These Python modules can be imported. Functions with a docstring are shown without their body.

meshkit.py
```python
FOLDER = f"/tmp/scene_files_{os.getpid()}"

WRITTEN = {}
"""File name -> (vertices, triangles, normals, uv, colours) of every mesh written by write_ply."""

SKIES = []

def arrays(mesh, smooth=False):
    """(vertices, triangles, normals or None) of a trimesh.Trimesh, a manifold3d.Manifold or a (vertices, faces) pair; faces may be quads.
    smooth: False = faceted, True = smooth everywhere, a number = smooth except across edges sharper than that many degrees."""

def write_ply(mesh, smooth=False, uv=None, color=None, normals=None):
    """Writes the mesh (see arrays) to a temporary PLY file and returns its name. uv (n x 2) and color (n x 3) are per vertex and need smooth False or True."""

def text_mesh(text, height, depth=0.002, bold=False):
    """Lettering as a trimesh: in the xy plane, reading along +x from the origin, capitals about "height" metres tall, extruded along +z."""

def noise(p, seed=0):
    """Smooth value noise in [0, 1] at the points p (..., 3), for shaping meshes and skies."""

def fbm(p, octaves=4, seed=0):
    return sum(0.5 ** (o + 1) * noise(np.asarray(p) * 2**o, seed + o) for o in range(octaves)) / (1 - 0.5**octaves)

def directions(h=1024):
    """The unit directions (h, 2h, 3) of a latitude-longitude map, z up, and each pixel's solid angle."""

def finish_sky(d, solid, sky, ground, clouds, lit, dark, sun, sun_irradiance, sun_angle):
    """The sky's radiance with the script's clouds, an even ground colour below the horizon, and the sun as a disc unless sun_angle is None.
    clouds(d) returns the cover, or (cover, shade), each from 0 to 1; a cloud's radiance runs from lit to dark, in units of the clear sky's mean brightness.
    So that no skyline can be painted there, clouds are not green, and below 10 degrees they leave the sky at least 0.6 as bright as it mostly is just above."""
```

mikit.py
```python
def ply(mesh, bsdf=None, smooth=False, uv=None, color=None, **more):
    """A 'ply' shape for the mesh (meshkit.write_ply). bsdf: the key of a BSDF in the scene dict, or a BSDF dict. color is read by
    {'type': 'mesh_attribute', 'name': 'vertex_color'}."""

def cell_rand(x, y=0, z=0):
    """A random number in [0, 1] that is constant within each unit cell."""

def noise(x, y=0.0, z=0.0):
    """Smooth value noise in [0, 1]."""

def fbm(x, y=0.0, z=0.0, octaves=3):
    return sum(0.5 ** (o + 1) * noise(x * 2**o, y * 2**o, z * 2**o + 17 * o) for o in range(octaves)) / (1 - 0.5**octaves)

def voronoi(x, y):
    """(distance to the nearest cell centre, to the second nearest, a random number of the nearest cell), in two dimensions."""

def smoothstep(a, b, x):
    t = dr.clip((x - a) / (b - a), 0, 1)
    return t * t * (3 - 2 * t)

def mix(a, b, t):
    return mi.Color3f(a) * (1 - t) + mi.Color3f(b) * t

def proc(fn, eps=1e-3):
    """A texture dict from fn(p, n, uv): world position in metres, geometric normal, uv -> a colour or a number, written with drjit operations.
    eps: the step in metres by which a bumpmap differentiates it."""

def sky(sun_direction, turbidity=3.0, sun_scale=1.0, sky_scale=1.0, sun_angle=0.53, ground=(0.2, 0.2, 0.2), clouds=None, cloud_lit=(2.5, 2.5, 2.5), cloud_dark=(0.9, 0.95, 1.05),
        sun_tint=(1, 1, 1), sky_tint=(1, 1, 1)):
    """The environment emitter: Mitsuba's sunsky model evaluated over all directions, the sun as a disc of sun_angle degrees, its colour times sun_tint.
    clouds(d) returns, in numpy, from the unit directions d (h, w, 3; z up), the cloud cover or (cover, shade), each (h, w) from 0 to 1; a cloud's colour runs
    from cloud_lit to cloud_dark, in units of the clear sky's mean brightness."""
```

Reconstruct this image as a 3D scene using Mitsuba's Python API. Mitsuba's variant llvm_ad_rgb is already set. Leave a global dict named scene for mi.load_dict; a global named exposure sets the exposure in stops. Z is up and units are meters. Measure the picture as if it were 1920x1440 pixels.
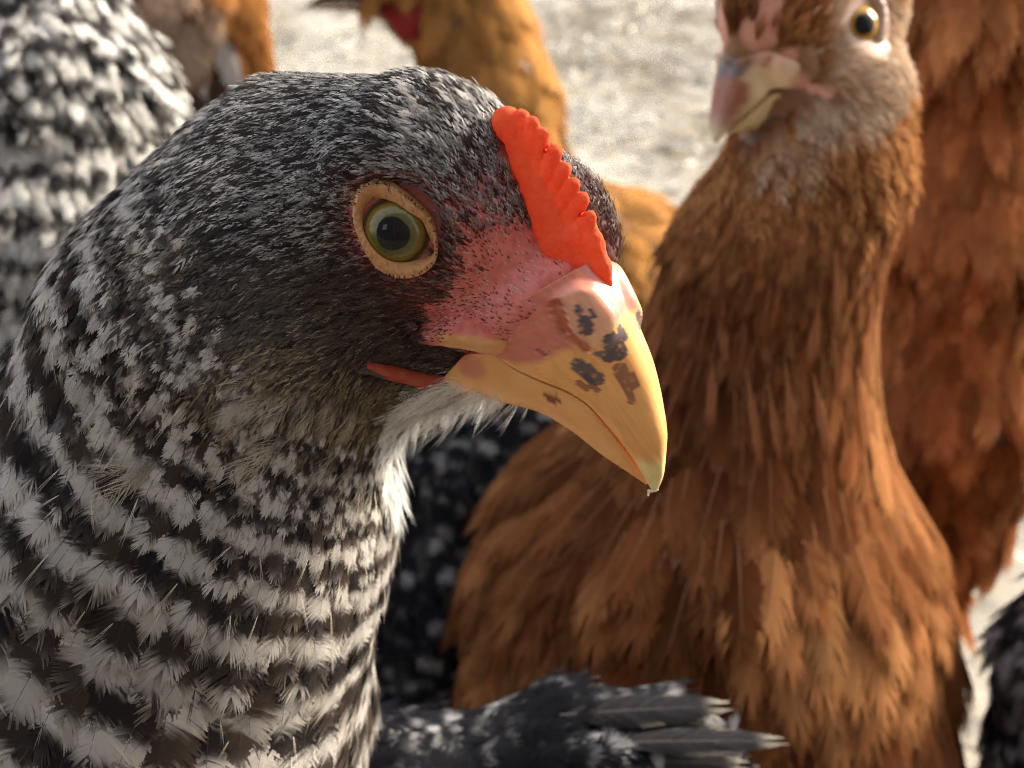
import math, numpy as np, trimesh, mitsuba as mi, mikit, meshkit
from scipy.spatial import cKDTree

# ---------------------------------------------------------------- camera, sky, exposure
T = mi.ScalarTransform4f
FPX = 2262.0                                   # focal length in units of the 1920 wide photograph
UNIT = 0.15 / FPX                              # one modelling unit: 1/15 mm
PITCH = math.radians(30)
CAM = np.array([0.0, 0.0, 0.33])
RGT, FWD = np.array([1.0, 0, 0]), np.array([0, math.cos(PITCH), -math.sin(PITCH)])
UPV = np.cross(RGT, FWD)
scene, labels = {}, {}
scene['camera'] = {'type': 'thinlens', 'fov': 2 * math.degrees(math.atan(960 / FPX)), 'fov_axis': 'x', 'near_clip': 0.01, 'far_clip': 60.0,
                   'aperture_radius': 0.0008, 'focus_distance': 0.1435,
                   'to_world': T().look_at(origin=CAM.tolist(), target=(CAM + FWD).tolist(), up=UPV.tolist())}
scene['sky'] = mikit.sky((0.82, 0.48, 0.52), turbidity=3.0, sun_scale=0.55, sun_angle=22, sky_scale=0.40, clouds=lambda d: np.ones(d.shape[:2]), sun_tint=(0.88, 1.0, 1.2), cloud_lit=(2.3, 2.5, 2.8))
exposure = 4.35

# ---------------------------------------------------------------- helpers: space
# Birds are modelled in camera-aligned cartesian units (x right, y down, z away), 15 units to the millimetre, and moved to the world as they are.
def nrm(a):
    a = np.asarray(a, float)
    return a / np.maximum(np.linalg.norm(a, axis=-1, keepdims=True), 1e-12)
def at(x, y, z):
    k = 1 + z / FPX
    return np.array([(x - 960) * k, (y - 720) * k, FPX + z])
def world(v):
    v = np.asarray(v, float) * UNIT
    return CAM + v[..., :1] * RGT - v[..., 1:2] * UPV + v[..., 2:] * FWD
def unworld(w):
    q = (np.asarray(w, float) - CAM) / UNIT
    return np.stack([q @ RGT, -(q @ UPV), q @ FWD], -1)
DOWN = nrm(np.array([0, math.cos(PITCH), math.sin(PITCH)]))      # gravity in modelling space
def vnoise(p, scale, seed=0):
    """smooth value noise in [0, 1]"""
    q = np.asarray(p, float) / scale + 37.7 * seed + 1000
    i = np.floor(q).astype(np.int64); f = q - i; f = f * f * (3 - 2 * f)
    def h(a):
        x = (a[..., 0] * 374761393 + a[..., 1] * 668265263 + a[..., 2] * 2147483647) & 0xFFFFFFFF
        x = ((x ^ (x >> 13)) * 1274126177) & 0xFFFFFFFF
        return ((x ^ (x >> 16)) & 0xFFFFFF) / 16777215.0
    r = 0
    for a in (0, 1):
        for b in (0, 1):
            for c in (0, 1):
                wgt = (f[..., 0] if a else 1 - f[..., 0]) * (f[..., 1] if b else 1 - f[..., 1]) * (f[..., 2] if c else 1 - f[..., 2])
                r = r + wgt * h(i + np.array([a, b, c]))
    return r
def sstep(a, b, x):
    t = np.clip((x - a) / (b - a), 0, 1)
    return t * t * (3 - 2 * t)
def mixc(a, b, t):
    return np.asarray(a) * (1 - t[..., None]) + np.asarray(b) * t[..., None]

# ---------------------------------------------------------------- helpers: signed distances and surface nets
def cone(p, a, b, ra, rb):
    ab = b - a
    t = np.clip(((p - a) @ ab) / max(ab @ ab, 1e-9), 0, 1)
    d = p - a - t[..., None] * ab
    return np.sqrt((d * d).sum(-1)) - (ra + (rb - ra) * t)
def smin(a, b, k):
    h = np.clip(0.5 + 0.5 * (b - a) / k, 0, 1)
    return b + (a - b) * h - k * h * (1 - h)
def chain(p, pts, rad, k=40.0):
    d = None
    for i in range(len(pts) - 1):
        c = cone(p, pts[i], pts[i + 1], rad[i], rad[i + 1])
        d = c if d is None else smin(d, c, k)
    return d
def nets(f, lo, hi, h):
    lo, hi = np.asarray(lo, float), np.asarray(hi, float)
    n = np.ceil((hi - lo) / h).astype(int) + 1
    ax = [lo[i] + h * np.arange(n[i]) for i in range(3)]
    vol = np.empty(n)
    for i in range(0, n[0], 16):
        g = np.stack(np.meshgrid(ax[0][i:i + 16], ax[1], ax[2], indexing='ij'), -1)
        vol[i:i + 16] = f(g.reshape(-1, 3)).reshape(g.shape[:3])
    s = vol < 0
    acc, cnt = np.zeros((*(n - 1), 3)), np.zeros(n - 1)
    for axis in range(3):
        o = [a for a in range(3) if a != axis]
        A, B = [slice(None)] * 3, [slice(None)] * 3
        A[axis], B[axis] = slice(0, -1), slice(1, None)
        va, vb = vol[tuple(A)], vol[tuple(B)]
        cross = (va < 0) != (vb < 0)
        t = np.where(cross, va / np.where(cross, va - vb, 1), 0)
        for da in (0, 1):
            for db in (0, 1):
                S = [slice(None)] * 3
                S[o[0]] = slice(da, n[o[0]] - 1 + da); S[o[1]] = slice(db, n[o[1]] - 1 + db)
                cr, tt = cross[tuple(S)], t[tuple(S)]
                cnt += cr
                acc[..., axis] += np.where(cr, tt, 0); acc[..., o[0]] += np.where(cr, da, 0); acc[..., o[1]] += np.where(cr, db, 0)
    on = cnt > 0
    idx = np.full(n - 1, -1); idx[on] = np.arange(on.sum())
    base = np.stack(np.meshgrid(*[np.arange(k - 1) for k in n], indexing='ij'), -1)
    v = lo + h * (base[on] + acc[on] / cnt[on][:, None])
    quads = []
    for axis in range(3):
        o = [(axis + 1) % 3, (axis + 2) % 3]
        A, B = [slice(1, -1)] * 3, [slice(1, -1)] * 3
        A[axis], B[axis] = slice(0, -1), slice(1, None)
        sa, sb = s[tuple(A)], s[tuple(B)]
        ii = np.argwhere(sa != sb)
        off = np.ones(3, int); off[axis] = 0
        c = ii + off
        def cell(d0, d1):
            e = c.copy(); e[:, o[0]] += d0; e[:, o[1]] += d1
            return idx[e[:, 0], e[:, 1], e[:, 2]]
        q = np.stack([cell(-1, -1), cell(0, -1), cell(0, 0), cell(-1, 0)], 1)
        flip = ~sa[tuple(ii.T)]
        q[flip] = q[flip][:, ::-1]
        quads.append(q)
    q = np.vstack(quads)
    m = trimesh.Trimesh(v, np.vstack([q[:, [0, 1, 2]], q[:, [0, 2, 3]]]), process=False)
    trimesh.smoothing.filter_taubin(m, lamb=0.5, nu=0.52, iterations=6)
    return m
def grad(f, p, e=6.0):
    g = np.stack([f(p + e * np.eye(3)[i]) - f(p - e * np.eye(3)[i]) for i in range(3)], -1)
    return nrm(g)
def hit(f, x, y, z0=-400.0, z1=4000.0):
    """first point of the surface f = 0 on the ray of a picture point"""
    r = nrm(np.array([x - 960, y - 720, FPX])); t = FPX * 0.55 if z0 < 0 else FPX + z0
    best, bt = 1e9, t
    for _ in range(160):
        d = f((r * t)[None])[0]
        if abs(d) < best: best, bt = abs(d), t
        if abs(d) < 0.3 or t > 4 * FPX: break
        t += 0.7 * max(d, -50)
    return r * bt

# ---------------------------------------------------------------- helpers: scene entries
def put(key, v, f, bsdf, col=None, smooth=True):
    m = (world(v), np.asarray(f))
    scene[key] = mikit.ply(m, bsdf, smooth=smooth, color=None if col is None else np.clip(col, 0, 1))
COUNT = {}
def fresh(name):
    COUNT[name] = COUNT.get(name, -1) + 1
    return name if COUNT[name] == 0 else f'{name}_{COUNT[name]:03d}'
def grid_faces(a, b, wrap_b=False, wrap_a=False):
    i, j = np.meshgrid(np.arange(a if wrap_a else a - 1), np.arange(b if wrap_b else b - 1), indexing='ij')
    i2, j2 = (i + 1) % a, (j + 1) % b
    q = np.stack([i * b + j, i * b + j2, i2 * b + j2, i2 * b + j], -1).reshape(-1, 4)
    return np.vstack([q[:, [0, 1, 2]], q[:, [0, 2, 3]]])

# ---------------------------------------------------------------- helpers: feathers
def scatter(mesh, f, spacing, rng, keep=None, most=60000):
    """blue-noise points on a skin with the skin's smooth normals; spacing: function of points -> units"""
    a = mesh.area_faces
    v, fc = mesh.vertices, mesh.faces
    cen = v[fc].mean(1)
    sp = spacing(cen)
    ok = np.ones(len(cen), bool) if keep is None else keep(cen)
    dens = np.where(ok, a / sp ** 2, 0) * 2.6
    n = int(min(dens.sum(), most * 2.6))
    pick = rng.choice(len(cen), n, p=dens / dens.sum())
    r = rng.random((n, 2)); fl = r.sum(1) > 1; r[fl] = 1 - r[fl]
    tri = v[fc[pick]]
    p = tri[:, 0] + r[:, :1] * (tri[:, 1] - tri[:, 0]) + r[:, 1:] * (tri[:, 2] - tri[:, 0])
    s = spacing(p)
    alive = np.ones(n, bool)
    tree = cKDTree(p)
    near = tree.query_ball_point(p, s * 0.72)
    for i in range(n):
        if alive[i]:
            for j in near[i]:
                if j > i: alive[j] = False
    p = p[alive]
    return p, grad(f, p)
class Flow:
    """feather direction over a skin, from control points (position, direction)"""
    def __init__(self, pos, dirs, soft=60.0, power=2.0):
        self.p, self.d, self.soft, self.pw = np.array(pos), nrm(np.array(dirs)), soft, power
    def __call__(self, p, n):
        d2 = ((p[:, None] - self.p[None]) ** 2).sum(-1) + self.soft ** 2
        w = d2 ** -self.pw
        t = (w[..., None] * self.d[None]).sum(1)
        t = t - (t * n).sum(-1, keepdims=True) * n
        return nrm(t)
def plumes(p, n, t, ln, wd, col, rng, nb=6, ns=2, lift=0.25, droop=0.12, cup=0.25, sweep=0.35, bw=0.75, rag=0.15, rachis=None, sink=0.0, first=0.05, tip=0.85):
    """N feathers, each a shaft with nb barbs on either side, every barb a thin ribbon of ns pieces. col(a, q, feather, noise) -> colours, with a along the
    shaft from 0 to 1 and q across from -1 to 1. Returns vertices, faces, colours and the feather each face belongs to."""
    N = len(p); ln = np.broadcast_to(ln, (N,)); wd = np.broadcast_to(wd, (N,))
    lift = np.broadcast_to(lift, (N,)); droop = np.broadcast_to(droop, (N,))
    b = np.cross(n, t)
    S = np.linspace(first, 1, nb)
    side = np.array([-1.0, 1.0])
    v = np.linspace(0, 1, ns + 1)
    sh = (N, 2, nb)
    jit = 1 + rag * rng.standard_normal(sh)
    root = np.clip(S[None, None] * 0.86 + 0.012 * rng.standard_normal(sh), 0, 1)
    env = np.sin(np.pi * np.clip(0.06 + 0.9 * S, 0, 1) ** 0.75) ** 0.6
    W = wd[:, None, None] * env[None, None] * jit
    swp = ln[:, None, None] * (sweep * (0.5 + 0.5 * (1 - S))[None, None] * (1 + 0.6 * rag * rng.standard_normal(sh)) + 0.14 * S ** 3)
    a0 = root * ln[:, None, None]
    A = a0[..., None] + swp[..., None] * v ** 1.25                           # N 2 nb ns+1
    Q = side[None, :, None, None] * W[..., None] * (v ** 0.9)
    da, dq = swp, side[None, :, None] * W
    L2 = np.sqrt(da ** 2 + dq ** 2) + 1e-9
    pa, pq = -dq / L2, da / L2
    hw = 0.5 * bw * (ln[:, None, None] * 0.86 / nb) * (np.abs(dq) / L2 + 0.45)
    taper = (1 - tip * v ** 3)
    PA = np.stack([A + pa[..., None] * hw[..., None] * taper, A - pa[..., None] * hw[..., None] * taper], -1)
    PQ = np.stack([Q + pq[..., None] * hw[..., None] * taper, Q - pq[..., None] * hw[..., None] * taper], -1)
    wob = 0.05 * wd[:, None, None] * rng.standard_normal(sh)
    def place(a, q, extra=0):
        l_ = ln.reshape(-1, *[1] * (a.ndim - 1)); w_ = wd.reshape(l_.shape); lf = lift.reshape(l_.shape); dr = droop.reshape(l_.shape)
        h = lf * a - dr * a ** 2 / l_ - cup * q ** 2 / w_ + extra - sink
        e = lambda x: x.reshape(N, *[1] * (a.ndim - 1), 3)
        return e(p) + e(t) * a[..., None] + e(b) * q[..., None] + e(n) * h[..., None]
    V = place(PA, PQ, (wob[..., None] * v ** 2)[..., None])
    fi = np.arange(N).reshape(-1, 1, 1, 1, 1)
    bn = rng.random(sh)[..., None, None] + np.zeros_like(PA)
    C = col(PA / ln.reshape(-1, 1, 1, 1, 1), PQ / wd.reshape(-1, 1, 1, 1, 1), fi + np.zeros(PA.shape, int), bn)
    per = 2 * nb * (ns + 1) * 2
    k = np.arange(ns)
    f1 = np.concatenate([np.stack([2 * k, 2 * k + 1, 2 * k + 3], 1), np.stack([2 * k, 2 * k + 3, 2 * k + 2], 1)])
    fb = (f1[None] + (np.arange(2 * nb) * (ns + 1) * 2)[:, None, None]).reshape(-1, 3)
    F = (fb[None] + (np.arange(N) * per)[:, None, None]).reshape(-1, 3)
    own = np.repeat(np.arange(N), len(fb))
    V, C = V.reshape(-1, 3), C.reshape(-1, 3)
    if rachis is not None:
        m = 5
        s = np.linspace(0, 0.97, m)
        a = ln[:, None, None] * s[None, :, None] * np.ones((1, 1, 2))
        q = (rachis[0] * (1 - 0.8 * s))[None, :, None] * np.array([-1.0, 1.0])[None, None] * np.ones((N, 1, 1))
        R = place(a, q, 0.9 + 0 * a)
        kk = np.arange(m - 1)
        f2 = np.concatenate([np.stack([2 * kk, 2 * kk + 1, 2 * kk + 3], 1), np.stack([2 * kk, 2 * kk + 3, 2 * kk + 2], 1)])
        F = np.vstack([F, len(V) + (f2[None] + (np.arange(N) * 2 * m)[:, None, None]).reshape(-1, 3)])
        own = np.concatenate([own, np.repeat(np.arange(N), len(f2))])
        rc = col(a / ln[:, None, None], q * 0, np.arange(N)[:, None, None] + np.zeros(a.shape, int), 0.5 + 0 * a)
        V, C = np.vstack([V, R.reshape(-1, 3)]), np.vstack([C, mixc(rc, rachis[1], np.full(a.shape, rachis[2])).reshape(-1, 3)])
    return V, F, C, own
def clear_fold(sdf, p, n, t, ln, lift, droop, margin=8.0):
    lift = np.broadcast_to(lift, (len(p),)).copy()
    for _ in range(3):
        for u in (0.5, 0.8, 1.0):
            h = (lift * u - droop * u ** 2) * ln
            s = sdf(p + t * (ln * u)[:, None] + n * h[:, None])
            lift += np.clip((margin * u - s) / (ln * u), 0, 0.35)
    return lift
def split_big(holder, name, V, F, C, own, bsdf, most, size, rest):
    """the feathers that show largest become parts of their own, the others one part"""
    order = np.argsort(-size)
    big = set(order[:most].tolist())
    isbig = np.isin(own, list(big))
    srt = np.argsort(own, kind='stable')
    bounds = np.searchsorted(own[srt], np.arange(own.max() + 2))
    for i in order[:most]:
        f = F[srt[bounds[i]:bounds[i + 1]]]
        u, inv = np.unique(f, return_inverse=True)
        put(fresh(f'{holder}__{name}'), V[u], inv.reshape(-1, 3), bsdf, C[u])
    f = F[~isbig]
    if len(f):
        u, inv = np.unique(f, return_inverse=True)
        put(f'{holder}__{rest}', V[u], inv.reshape(-1, 3), bsdf, C[u])
        labels[f'{holder}__{rest}'] = {'kind': 'stuff'}
def join(parts):
    V, F, C, at_ = [], [], [], 0
    for v, f, c in parts:
        V.append(v); F.append(f + at_); C.append(c); at_ += len(v)
    return np.vstack(V), np.vstack(F), np.vstack(C)

# ---------------------------------------------------------------- materials
VC = {'type': 'mesh_attribute', 'name': 'vertex_color'}
def M(name, **k): scene[name] = {'type': 'twosided', 'bsdf': {'type': 'principled', **k}}
scene['feather_mat'] = {'type': 'principledthin', 'base_color': VC, 'roughness': 0.5, 'diff_trans': 0.55, 'spec_trans': 0.0, 'eta': 1.4}
M('skin_mat', base_color=VC, roughness=0.5, specular=0.4)
scene['face_mat'] = {'type': 'twosided', 'bsdf': {'type': 'bumpmap', 'scale': 1.0, 'relief': mikit.proc(lambda p, n, uv: 0.00012 * mikit.noise(p.x * 1900, p.y * 1900, p.z * 1900) + 0.00022 * mikit.noise(p.x * 700, p.y * 700, p.z * 700), eps=1e-4),
                     'bsdf': {'type': 'principled', 'base_color': VC, 'roughness': 0.45, 'specular': 0.45}}}
scene['flesh_mat'] = {'type': 'principledthin', 'base_color': VC, 'roughness': 0.45, 'diff_trans': 0.8, 'spec_trans': 0.0, 'eta': 1.45}
M('horn_mat', base_color=VC, roughness=0.27, specular=0.5)
M('eye_mat', base_color=VC, roughness=0.02, specular=0.36)
def ground_col(p, n, uv):
    a = mikit.fbm(p.x * 14, p.y * 14, 0.0, 4); b = mikit.noise(p.x * 160, p.y * 160)
    return mikit.mix(mikit.mix((0.185, 0.155, 0.12), (0.36, 0.33, 0.285), mikit.smoothstep(0.3, 0.7, 0.84 * a + 0.16 * b)), (0.39, 0.36, 0.315), 0.7 * mikit.smoothstep(0.45, 0.65, mikit.fbm(p.x * 5 + 9, p.y * 5, 0.0, 3)))
M('ground_mat', base_color=mikit.proc(ground_col), roughness=0.9, specular=0.1)
M('straw_mat', base_color=VC, roughness=0.6, specular=0.25)

# ---------------------------------------------------------------- ground
def build_ground():
    rng = np.random.default_rng(5)
    g = np.concatenate([-np.geomspace(25, 0.02, 40), np.linspace(0, 1.6, 130), np.geomspace(1.65, 40, 40)])
    x = np.concatenate([-np.geomspace(25, 1.05, 30), np.linspace(-1, 1, 160), np.geomspace(1.05, 25, 30)])
    X, Y = np.meshgrid(x, g, indexing='ij')
    P = np.stack([X, Y, 0 * X], -1)
    P[..., 2] = 0.010 * (vnoise(P, 0.11, 1) - 0.5) + 0.005 * (vnoise(P, 0.03, 2) - 0.5)
    scene['ground'] = mikit.ply((P.reshape(-1, 3), grid_faces(len(x), len(g))), 'ground_mat', smooth=True)
    labels['ground'] = {'label': 'pale sandy barnyard ground behind and under the flock', 'kind': 'structure'}
    n = 19000
    px = np.stack([rng.uniform(-0.7, 0.9, n), rng.uniform(0.05, 2.0, n), 0.003 + 0.010 * rng.random(n) ** 2], -1)
    ang = rng.uniform(0, 2 * np.pi, n)
    L = rng.uniform(0.006, 0.026, n); Wd = rng.uniform(0.0007, 0.0028, n)
    d = np.stack([np.cos(ang), np.sin(ang), rng.normal(0, 0.18, n)], -1)
    s = np.cross(nrm(d), nrm(np.stack([0.4 * rng.standard_normal(n), 0.4 * rng.standard_normal(n), np.ones(n)], -1)))
    up = np.cross(nrm(s), nrm(d))
    u = np.array([-0.5, -0.17, 0.17, 0.5]); bend = np.array([0, 0.06, 0.06, 0])
    c = px[:, None] + d[:, None] * (L[:, None] * u)[..., None] + up[:, None] * (L[:, None] * bend * rng.uniform(-1, 1.5, (n, 1)))[..., None]
    pts = np.stack([c - s[:, None] * Wd[:, None, None], c + up[:, None] * (0.3 * Wd)[:, None, None], c + s[:, None] * Wd[:, None, None]], 2)   # n 4 3 3
    f1 = grid_faces(4, 3)
    F = (f1[None] + (np.arange(n) * 12)[:, None, None]).reshape(-1, 3)
    tone = np.where((rng.random(n) < 0.10)[:, None], 0.3, 1.0) * mixc((0.52, 0.45, 0.34), (0.74, 0.70, 0.62), rng.random(n)) * rng.uniform(0.36, 0.70, (n, 1))
    scene['straw'] = mikit.ply((pts.reshape(-1, 3), F), 'straw_mat', smooth=True, color=np.repeat(tone, 12, 0))
    labels['straw'] = {'label': 'loose chopped straw and wood shavings lying on the ground', 'category': 'straw', 'kind': 'stuff'}
build_ground()

# ---------------------------------------------------------------- a head's mirror plane
class Midline:
    def __init__(self, anchor, near):
        self.A, self.L = np.asarray(anchor, float), nrm(near)
    def __call__(self, x, y, w=0.0):
        r = np.array([x - 960, y - 720, FPX]) / FPX
        return r * ((self.A @ self.L + w) / (r @ self.L))
    def mirror(self, p):
        d = (np.asarray(p) - self.A) @ self.L
        return p - 2 * d[..., None] * self.L
    def mdir(self, d):
        d = np.asarray(d, float)
        return d - 2 * (d @ self.L)[..., None] * self.L
    def squash(self, p, k):
        w = (p - self.A) @ self.L
        return p + (1 / k - 1) * w[..., None] * self.L
def resample(pts, n):
    pts = np.asarray(pts, float)
    from scipy.interpolate import CubicSpline
    s = np.concatenate([[0], np.cumsum(np.linalg.norm(np.diff(pts, axis=0), axis=1))])
    return CubicSpline(s, pts)(np.linspace(0, s[-1], n))
def spline_rows(pts, n):
    from scipy.interpolate import PchipInterpolator
    pts = np.asarray(pts, float)
    return PchipInterpolator(np.linspace(0, 1, len(pts)), pts)(np.linspace(0, 1, n))
def mandible(ml, ridge, edge, half, n=90, m=41, ex=(0.85, 0.9), under=0.25):
    """one half of a beak, lofted from its ridge line and its near cutting edge; the far edge is the mirror image"""
    C = spline_rows([ml(*r) for r in ridge], n)
    N = spline_rows([ml(*e, w) for e, w in zip(edge, half)], n)
    B = 0.5 * (N + ml.mirror(N)); lat = N - B
    ph = np.linspace(0, np.pi, m)
    cs, sn = np.cos(ph), np.sin(ph)
    a, b = np.sign(cs) * np.abs(cs) ** ex[0], sn ** ex[1]
    top = B[:, None] + lat[:, None] * a[None, :, None] + (C - B)[:, None] * b[None, :, None]
    q = np.linspace(-1, 1, m)[1:-1]
    low = B[:, None] + lat[:, None] * q[None, :, None] + (C - B)[:, None] * (under * (1 - q ** 2))[None, :, None]
    V = np.concatenate([top, low], 1)
    k = V.shape[1]
    F = grid_faces(n, k, wrap_b=True)
    v = V.reshape(-1, 3)
    caps = []
    for row in (0, n - 1):
        caps.append((row, len(v))); v = np.vstack([v, V[row].mean(0)])
    for row, c in caps:
        j = np.arange(k); F = np.vstack([F, np.stack([row * k + j, np.full(k, c), row * k + (j + 1) % k], 1)])
    mesh = trimesh.Trimesh(v, F, process=False); trimesh.repair.fix_normals(mesh)
    return mesh
def splat(p, c, r, p2=None):
    """1 at a landmark (or along a line of two), falling to 0 at distance r"""
    if p2 is None: d = np.linalg.norm(p - c, axis=-1)
    else:
        ab = p2 - c; t = np.clip((p - c) @ ab / (ab @ ab), 0, 1); d = np.linalg.norm(p - c - t[..., None] * ab, axis=-1)
    return 1 - sstep(0.55, 1.0, d / r)
def soft(p, c, r, p2=None):
    if p2 is None: p2 = c + 1e-6
    ab = p2 - c; t = np.clip((p - c) @ ab / max(ab @ ab, 1e-9), 0, 1)
    return np.exp(-(np.linalg.norm(p - c - t[..., None] * ab, axis=-1) / r) ** 2)
def dots(p, lo, hi, size, seed):
    return sstep(lo, hi, vnoise(p, size, seed))

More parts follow.
